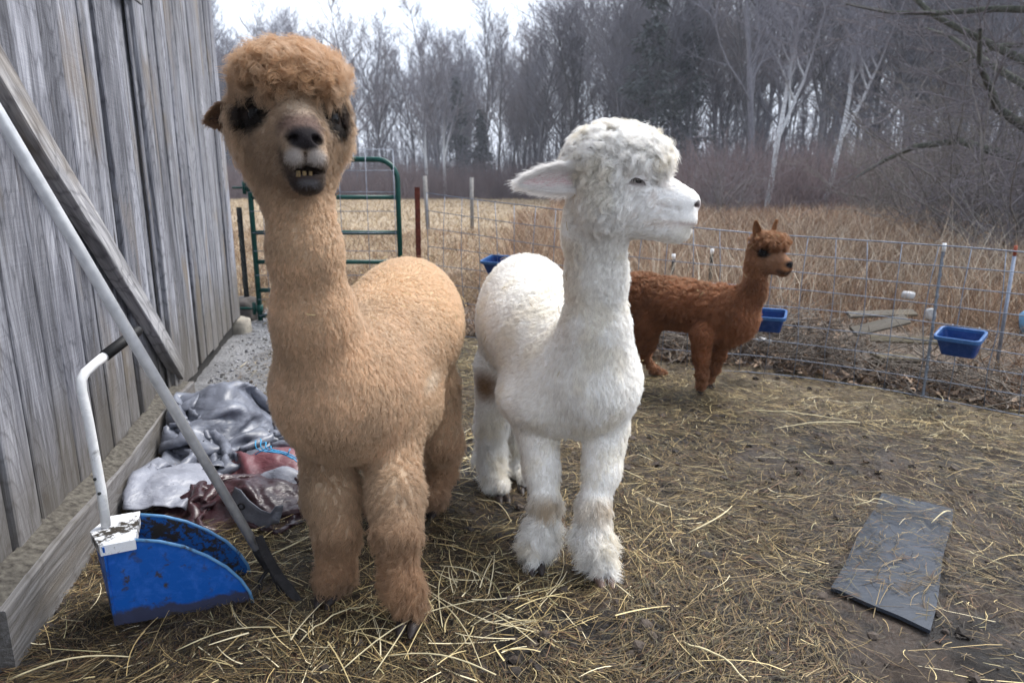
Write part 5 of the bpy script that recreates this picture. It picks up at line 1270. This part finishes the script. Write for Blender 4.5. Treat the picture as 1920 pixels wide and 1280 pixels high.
grass('pale_stalks', 5200, (xl(.03, -.2), xl(.86, 1.0)), (4.6, 16), (.55, 1.05), (.0022, .0045), PAL, (2, 2, 1), 'pale dead weed stalks standing through the rust brown grass', lambda x, y: smooth01((fbm(p2(x, y), 1.1, 18, 3)-.42)/.15)*np.where(y < 5.6, .3, 1), .16, 4, 1.2, 13)
grass('rough_grass', 9000, (xl(-.46, .2), xl(.06, .2)), (6.2, 17), (.14, .38), (.003, .006), RU, (2, 3, 3, 2, 2), 'rough brownish grass just behind the green gate', None, .6, 4, 1.2, 15)
TN = [(.36, .275, .165), (.28, .205, .125), (.44, .35, .23), (.20, .15, .105)]
grass('meadow_grass', 36000, (xl(-.48, -.5), xl(.30, .2)), (6.3, 62), (.10, .26), (.004, .008), TN, (3, 3, 2, 1), 'short tan winter grass of the meadow behind the gate', None, .5, 3, 2.0, 7)
grass('far_grass', 16000, (xl(.05, .2), xl(.85, 1.0)), (22, 44), (.4, .75), (.004, .008), RU, (3, 3, 2, 2, 2), 'rust brown tall grass running up to the wood', None, .25, 3, 1.0, 9)

# ---- trees
def bark(name, a, b, sc=(8, 8, 1.5)):
    m = N(name); f = m.noise(m.mapping(m.co(), sc), 3, 5, .5, .6); m.color(m.ramp(f, [(.35, a), (.65, b)])).rough(.9); return m.m
BK = bark('grey_bark', (.10, .098, .11), (.19, .185, .205)); BK2 = bark('dark_bark', (.07, .066, .07), (.135, .13, .135)); BKW = N('birch_bark'); _o = BKW.n('SeparateXYZ'); BKW.l(BKW.co(), _o.inputs[0]); _f = BKW.noise(BKW.mapping(BKW.co(), (6, 6, 9)), 3, 5, .5, .6); _z = BKW.n('Math', operation='MULTIPLY'); _z.inputs[1].default_value = .1; BKW.l(_o.outputs[2], _z.inputs[0]); BKW.color(BKW.mix(BKW.ramp(_z.outputs[0], [(.36, (0, 0, 0)), (.62, (1, 1, 1))]), BKW.ramp(_f, [(.3, (.25, .26, .26)), (.62, (.62, .64, .66))]), (.15, .145, .16))).rough(.9); BKW = BKW.m; TW = bark('twig_grey', (.12, .118, .138), (.20, .195, .225)); TWR = bark('twig_brown', (.11, .098, .105), (.18, .16, .17))
def branch(p, d, L, r0, r1, n, wob, segs, rr, up=.0):
    pts = [p]; d = d/np.linalg.norm(d)
    for i in range(n):
        d = d+rr.normal(0, wob, 3)+np.array([0, 0, up]); d = d/np.linalg.norm(d); q_ = pts[-1]+d*L/n
        segs.append((pts[-1], q_, r0+(r1-r0)*i/n, r0+(r1-r0)*(i+1)/n)); pts.append(q_)
    return pts, d
def bare_tree(h, r0, seed, lean=(0, 0), prim=16, sec=5, ter=5, start=.32, spread=.55, brl=.34, wob=.06, thin=1.0, up=.10, fork=0):
    rr = np.random.default_rng(seed); tr = []; tw = []
    pts, _ = branch(np.zeros(3), np.array([lean[0], lean[1], 1.]), h, r0, r0*.12, 14, wob, tr, rr, .04)
    trunks = [pts]
    for f in range(fork):
        i = int(14*(.35+.12*f)); a = rr.uniform(0, 6.28); pt2, _ = branch(pts[i], np.array([math.cos(a)*.45, math.sin(a)*.45, 1.]), h*(1-i/14)*.9, r0*.55, r0*.08, 9, wob*1.3, tr, rr, .08); trunks.append(pt2)
    for T_ in trunks:
        m = len(T_)
        for k in range(prim if T_ is pts else prim//2):
            u = start+(1-start)*(k+rr.random())/prim if T_ is pts else .15+.85*rr.random(); i = min(m-2, int(u*(m-1))); p = T_[i]+(T_[i+1]-T_[i])*(u*(m-1)-i)
            a = rr.uniform(0, 6.28); el = spread*(1.15-.4*u); L = h*brl*(1.15-.75*u)*(.7+.6*rr.random()); rb = r0*.30*(1.15-u)+.012
            b, _ = branch(p, np.array([math.cos(a)*el, math.sin(a)*el, 1-el*.55]), L, rb, rb*.25, 5, .14, tr, rr, up)
            for s_ in range(sec):
                j = 1+int(rr.random()*4); a2 = rr.uniform(0, 6.28); L2 = L*(.28+.3*rr.random())
                c_, _ = branch(b[j], (b[j]-b[j-1])/np.linalg.norm(b[j]-b[j-1])+.75*np.array([math.cos(a2), math.sin(a2), .25*rr.normal()]), L2, .014*thin, .007*thin, 3, .16, tw, rr, up*.6)
                for t_ in range(ter):
                    j2 = 1+int(rr.random()*2.99); a3 = rr.uniform(0, 6.28)
                    branch(c_[j2], (c_[j2]-c_[j2-1])/np.linalg.norm(c_[j2]-c_[j2-1])+.8*np.array([math.cos(a3), math.sin(a3), .35]), L2*(.35+.35*rr.random()), .0085*thin, .0045*thin, 2, .16, tw, rr, up*.5)
    return tr, tw
def tree_obj(name, parts, loc, label, cat='tree', group=None, sc=1.0, rot=0.0):
    root = bpy.data.objects.new(name, None); COL.objects.link(root); root.location = loc; root.rotation_euler = (0, 0, rot); root.scale = (sc,)*3; tag(root, label, cat, group)
    for nm, V, Q, mt in parts:
        if nm == 'trunk' or nm == 'crown' or True:
            o = mesh_np(nm, V, Q, mt); o.parent = root
    return root
def copy_tree(src, loc, sc, rot, label, group):
    r = src.copy(); COL.objects.link(r); r.location = loc; r.scale = (sc,)*3; r.rotation_euler = (0, 0, rot); r['label'] = label; r['group'] = group
    for ch in src.children: c = ch.copy(); COL.objects.link(c); c.parent = r
    return r
def mk(name, args, kw, mt, mw, n1=6):
    tr, tw = bare_tree(*args, **kw); V1, Q1 = tubes_np(tr, n1); V2, Q2 = tubes_np(tw, 3); return [('trunk', V1, Q1, mt), ('crown', V2, Q2, mw)]
GRP = 'bare grey trees of the wood behind the meadow'; LBL = 'tall bare grey tree in the wood behind the meadow'
protos = [mk('t', (16, .17, 100+i), dict(lean=(random.uniform(-.08, .08), random.uniform(-.05, .05)), prim=22+i % 3*4, sec=7, ter=7, start=.22+.06*(i % 3), spread=.5+.08*(i % 4), fork=i % 3, thin=1.25), BK if i % 2 else BK2, TW if i % 3 else TWR) for i in range(7)]
spots = []
rt = random.Random(5)
for i in range(126):
    px = rt.uniform(380, 2050); u = (px-960)/F
    rgt = max(0, min(1, (px-950)/350.)); D = rt.uniform(58, 86)*(1-rgt)+rt.uniform(36, 74)*rgt
    if i % 5 == 0: D += 10
    t = D/1.02; spots.append((u*t*1.0, D, px, rgt))
first = [None]*7
for i, (x, y, px, rgt) in enumerate(spots):
    k = i % 7; sc = rt.uniform(.80, 1.12)*(.95+.16*rgt)*(1.1 if 680 < px < 760 else 1); loc = (x, y, gh(x, y)-.1); rot = rt.uniform(0, 6.28)
    if first[k] is None: first[k] = tree_obj('bare_tree', protos[k], loc, LBL, 'tree', GRP, sc, rot)
    else: copy_tree(first[k], loc, sc, rot, LBL, GRP)
# deep wood: one mass of trunks and twigs
segs = []; rw = np.random.default_rng(3)
for i in range(430):
    px = rw.uniform(250, 2200); D = rw.uniform(80, 112) if px < 1000 else rw.uniform(60, 100); x = (px-960)/F*D/1.0; h = rw.uniform(10, 17); p = np.array([x, D, -.2]); d = np.array([rw.normal(0, .06), rw.normal(0, .06), 1.]); r_ = rw.uniform(.07, .16)
    for k in range(4): q_ = p+d*h/4+rw.normal(0, .12, 3); segs.append((p, q_, r_*(1-k*.22), r_*(1-(k+1)*.22))); p = q_
    for k in range(26):
        z = h*(.04+.85*rw.random()); a = rw.uniform(0, 6.28); e = rw.uniform(.3, .8); L_ = rw.uniform(.8, 3.2); b = np.array([x, D, z]); q_ = b+np.array([math.cos(a)*e, math.sin(a)*e, .8])*L_; segs.append((b, q_, .035, .015)); 
        for j in range(2): b2 = b+(q_-b)*rw.uniform(.3, .9); q2 = b2+np.array([rw.normal(0, .5), rw.normal(0, .5), rw.uniform(.2, 1)])*L_*.5; segs.append((b2, q2, .018, .008))
for i in range(5200):
    px = rw.uniform(250, 2200); rg = min(1, max(0, (px-980)/320)); D = rw.uniform(60, 84)*(1-rg)+rw.uniform(38, 80)*rg; p = np.array([(px-960)/F*D, D, -.1]); d = np.array([rw.normal(0, .14), rw.normal(0, .14), 1.]); h = rw.uniform(2.5, 7.5)
    for k in range(3):
        q_ = p+d*h/3+rw.normal(0, .12, 3); segs.append((p, q_, .028-.007*k, .021-.007*k))
        for j in range(2): e = p+(q_-p)*rw.random(); segs.append((e, e+rw.normal(0, .55, 3)+np.array([0, 0, .6]), .010, .005))
        p = q_
V, Q = tubes_np(segs, 3); tag(mesh_np('woods', V, Q, BK), 'far depth of bare grey woodland', None, kind='stuff')
# brushwood at the edge of the wood
segs = []
for i in range(3400):
    px = rw.uniform(380, 2050); rg = min(1, max(0, (px-980)/320)); D = rw.uniform(55, 66)*(1-rg)+rw.uniform(25, 46)*rg; x = (px-960)/F*D; h = rw.uniform(1.0, 3.2); z0 = gh(x, D)
    for k in range(7):
        p = np.array([x+rw.normal(0, .3), D+rw.normal(0, .3), z0-.05]); d = np.array([rw.normal(0, .35), rw.normal(0, .35), 1.])
        for j in range(3):
            q_ = p+d*h/3*rw.uniform(.7, 1.2)+rw.normal(0, .06, 3); segs.append((p, q_, .013-.003*j, .010-.003*j)); 
            if j: 
                e = p+(q_-p)*rw.random(); segs.append((e, e+rw.normal(0, .3, 3)+np.array([0, 0, .25]), .006, .003))
            p = q_
V, Q = tubes_np(segs, 3); tag(mesh_np('undergrowth', V, Q, bark('brush', (.11, .080, .080), (.20, .15, .148), (.3, .3, .3))), 'purplish brown brushwood along the edge of the wood', None, kind='stuff')
# evergreens
def conifer(h, seed, r=.28, dens=1.0, start=.12):
    rr = np.random.default_rng(seed); tr = []; branch(np.zeros(3), np.array([0, 0, 1.]), h, .16, .02, 8, .02, tr, rr); V1, Q1 = tubes_np(tr, 7); P0 = []; D0 = []; LL = []
    for k in range(int(150*dens)):
        u = start+(1-start)*rr.random()**.8; a = rr.uniform(0, 6.28); L = h*r*(1.05-u)*(.6+.6*rr.random()); b = np.array([0, 0, h*u]); d = np.array([math.cos(a), math.sin(a), .12-.25*rr.random()]); tr.append((b, b+d*L, .03, .01))
        m = int(12+L*10); t = rr.random(m)**.7; p = b+d*L*t[:, None]+rr.normal(0, .12, (m, 3)); P0.append(p); D0.append(unit(d+rr.normal(0, .6, (m, 3)))); LL.append(rr.uniform(.2, .5, m))
    V1, Q1 = tubes_np(tr, 5); P0 = np.concatenate(P0); D0 = np.concatenate(D0); LL = np.concatenate(LL); n = len(P0); sd = unit(np.cross(D0, rr.normal(0, 1, (n, 3))))*.07
    V2 = np.stack([P0-sd, P0+sd, P0+D0*LL[:, None]+sd*.3+[[0, 0, -.08]], P0+D0*LL[:, None]-sd*.3+[[0, 0, -.08]]], 1).reshape(-1, 3); Q2 = np.arange(n*4).reshape(-1, 4)
    return [('trunk', V1, Q1, BK2), ('crown', V2, Q2, NEED)]
NEED = bark('needles', (.045, .052, .052), (.09, .10, .098), (2, 2, 2))
for i, (px, D, h, lab) in enumerate(((862, 66, 10.5, 'dark evergreen in the wood above the gap between tan and white alpaca'), (905, 68, 8, 'lower dark evergreen beside the taller one in the gap between the two large alpacas'), (1205, 44, 14.5, 'large dark evergreen in the wood directly above the white alpaca head'), (1270, 47, 13, 'dark evergreen in the wood just right above the white alpaca topknot'))):
    x = (px-960)/F*D; tree_obj('evergreen', conifer(h, 60+i, .19, .75), (x, D, gh(x, D)-.1), lab, 'tree', None, 1, i*1.3)
# birches
def birch(px0, pxt, D, h, seed, lab, r=.10):
    x0 = (px0-960)/F*D; xt = (pxt-960)/F*D; lx = (xt-x0)/(h*.75); tr, tw = bare_tree(h, r, seed, (lx, 0), prim=12, sec=6, ter=5, start=.42, spread=.42, brl=.28, wob=.035, thin=.9, fork=1)
    V1, Q1 = tubes_np(tr, 8); V2, Q2 = tubes_np(tw, 3); return tree_obj('birch_tree', [('trunk', V1, Q1, BKW), ('crown', V2, Q2, TW)], (x0, D, gh(x0, D)-.05), lab, 'tree', None)
birch(1428, 1475, 27, 10, 8, 'white birch with forked trunk behind the grass, left one of the pair', .12)
birch(1535, 1572, 28, 10.5, 21, 'white birch with crooked trunk behind the grass, right one of the pair', .12)
birch(838, 832, 58, 11, 33, 'thin pale birch in the wood to the right of the green gate', .15)
birch(806, 803, 59, 12, 35, 'straight pale trunk at the wood edge beside the thin birch', .15)
# old tree and thicket at the right edge
tr, tw = bare_tree(9, .26, 77, (-.04, 0), prim=30, sec=8, ter=7, start=.12, spread=.95, brl=.42, wob=.08, thin=.75, up=-.02, fork=2)
V1, Q1 = tubes_np(tr, 9); V2, Q2 = tubes_np(tw, 3); x = (1925-960)/F*11.5
tree_obj('old_tree', [('trunk', V1, Q1, bark('mossy_bark', (.03, .032, .024), (.11, .115, .09))), ('crown', V2, Q2, TWR)], (x, 11.5, gh(x, 11.5)-.1), 'dark old tree with crooked spreading limbs at the right edge', 'tree', None, 1, 2.2)
TWP = bark('thicket_twig', (.09, .080, .072), (.20, .18, .165))
for i, (px, D, h, lab) in enumerate(((1905, 8.6, 2.6, 'dense tangled bare bush below the old tree at the right edge'), (1800, 11.5, 3.2, 'arching bare bush between the old tree and the white birches'), (1990, 10, 3.6, 'tall bare bush behind the marker post at the right edge'), (1720, 15, 3.6, 'wide bare bush behind the mound left of the thicket'), (1860, 15, 4.5, 'high bare bush rising behind the thicket'), (1640, 20, 3.4, 'low spreading bare bush right of the white birches'), (1350, 23, 2.8, 'bare bush above the small brown alpaca'))):
    rr = np.random.default_rng(200+i); tr = []; tw = []
    for k in range(30):
        a = rr.uniform(0, 6.28); e = rr.uniform(.15, .75); b, _ = branch(np.array([rr.normal(0, .15), rr.normal(0, .15), 0]), np.array([math.cos(a)*e, math.sin(a)*e, 1]), h*rr.uniform(.6, 1.25), .016, .004, 6, .15, tr, rr, -.05)
        for s_ in range(9):
            j = 1+int(rr.random()*5); a2 = rr.uniform(0, 6.28); c_, _ = branch(b[j], np.array([math.cos(a2)*.9, math.sin(a2)*.9, rr.normal(.2, .5)]), h*rr.uniform(.12, .4), .006, .003, 3, .25, tw, rr, -.04)
            for t_ in range(4): branch(c_[1+int(rr.random()*2.9)], rr.normal(0, 1, 3)+np.array([0, 0, .2]), h*rr.uniform(.05, .15), .0035, .0018, 2, .2, tw, rr)
    V1, Q1 = tubes_np(tr, 5); V2, Q2 = tubes_np(tw, 3); x = (px-960)/F*D
    tree_obj('bare_bush', [('stems', V1, Q1, TWP), ('twigs', V2, Q2, TWP if i % 2 else TWR)], (x, D, gh(x, D)-.05), lab, 'bush')

# ---- wisps of hay caught in the wool
def bits(root, geo, n, seed, off, zmin, inv=None):
    V, Q, nr = geo; r = np.random.default_rng(seed); X, Nn = sample_surface(V, Q, nr, n*3, smooth01((V[:, 2]-zmin)/.1), r); k = Nn[:, 2] > -.2
    if inv: h = inv(X); k &= ~((h[:, 1] > .02) & (h[:, 2] < .06) & (np.abs(h).max(1) < .3))
    X, Nn = X[k][:n], Nn[k][:n]; n = len(X)
    d = r.normal(0, 1, (n, 3)); d = unit(d-(d*Nn).sum(1, keepdims=True)*Nn); L_ = r.uniform(.008, .035, n); b = X+Nn*off
    Pt = np.stack([b+d*(L_*t)[:, None]-Nn*(L_*t*t*.25)[:, None] for t in (0, .33, .66, 1)], 1)
    make_curves('hay_wisps', Pt, np.full((n, 4), .0007), mixcol(n, [(.50, .40, .20), (.34, .24, .11), (.22, .15, .09)], (3, 2, 1), r), root, STRAW)
bits(rootA, geoA, 90, 3, .020, .62, LAi); bits(rootB, geoB, 50, 4, .020, .55, LBi); bits(rootC, geoC, 30, 5, .022, .5, LCi)

# ---- damp air
hz = bpy.data.materials.new('haze'); hz.use_nodes = True; t_ = hz.node_tree; t_.nodes.clear(); o_ = t_.nodes.new('ShaderNodeOutputMaterial'); v_ = t_.nodes.new('ShaderNodeVolumePrincipled')
v_.inputs['Color'].default_value = (.86, .90, 1.0, 1); v_.inputs['Density'].default_value = .0010; t_.links.new(v_.outputs[0], o_.inputs['Volume'])
bx = np.array([(x, y, z) for x in (-230, 230) for y in (-40, 430) for z in (-4, 32)], float)
tag(mesh_np('haze', bx, np.array([(0, 1, 3, 2), (4, 6, 7, 5), (0, 4, 5, 1), (2, 3, 7, 6), (0, 2, 6, 4), (1, 5, 7, 3)]), hz, smooth=False), 'thin pale haze over the meadow and wood', None, kind='stuff')
cy.volume_bounces = 0
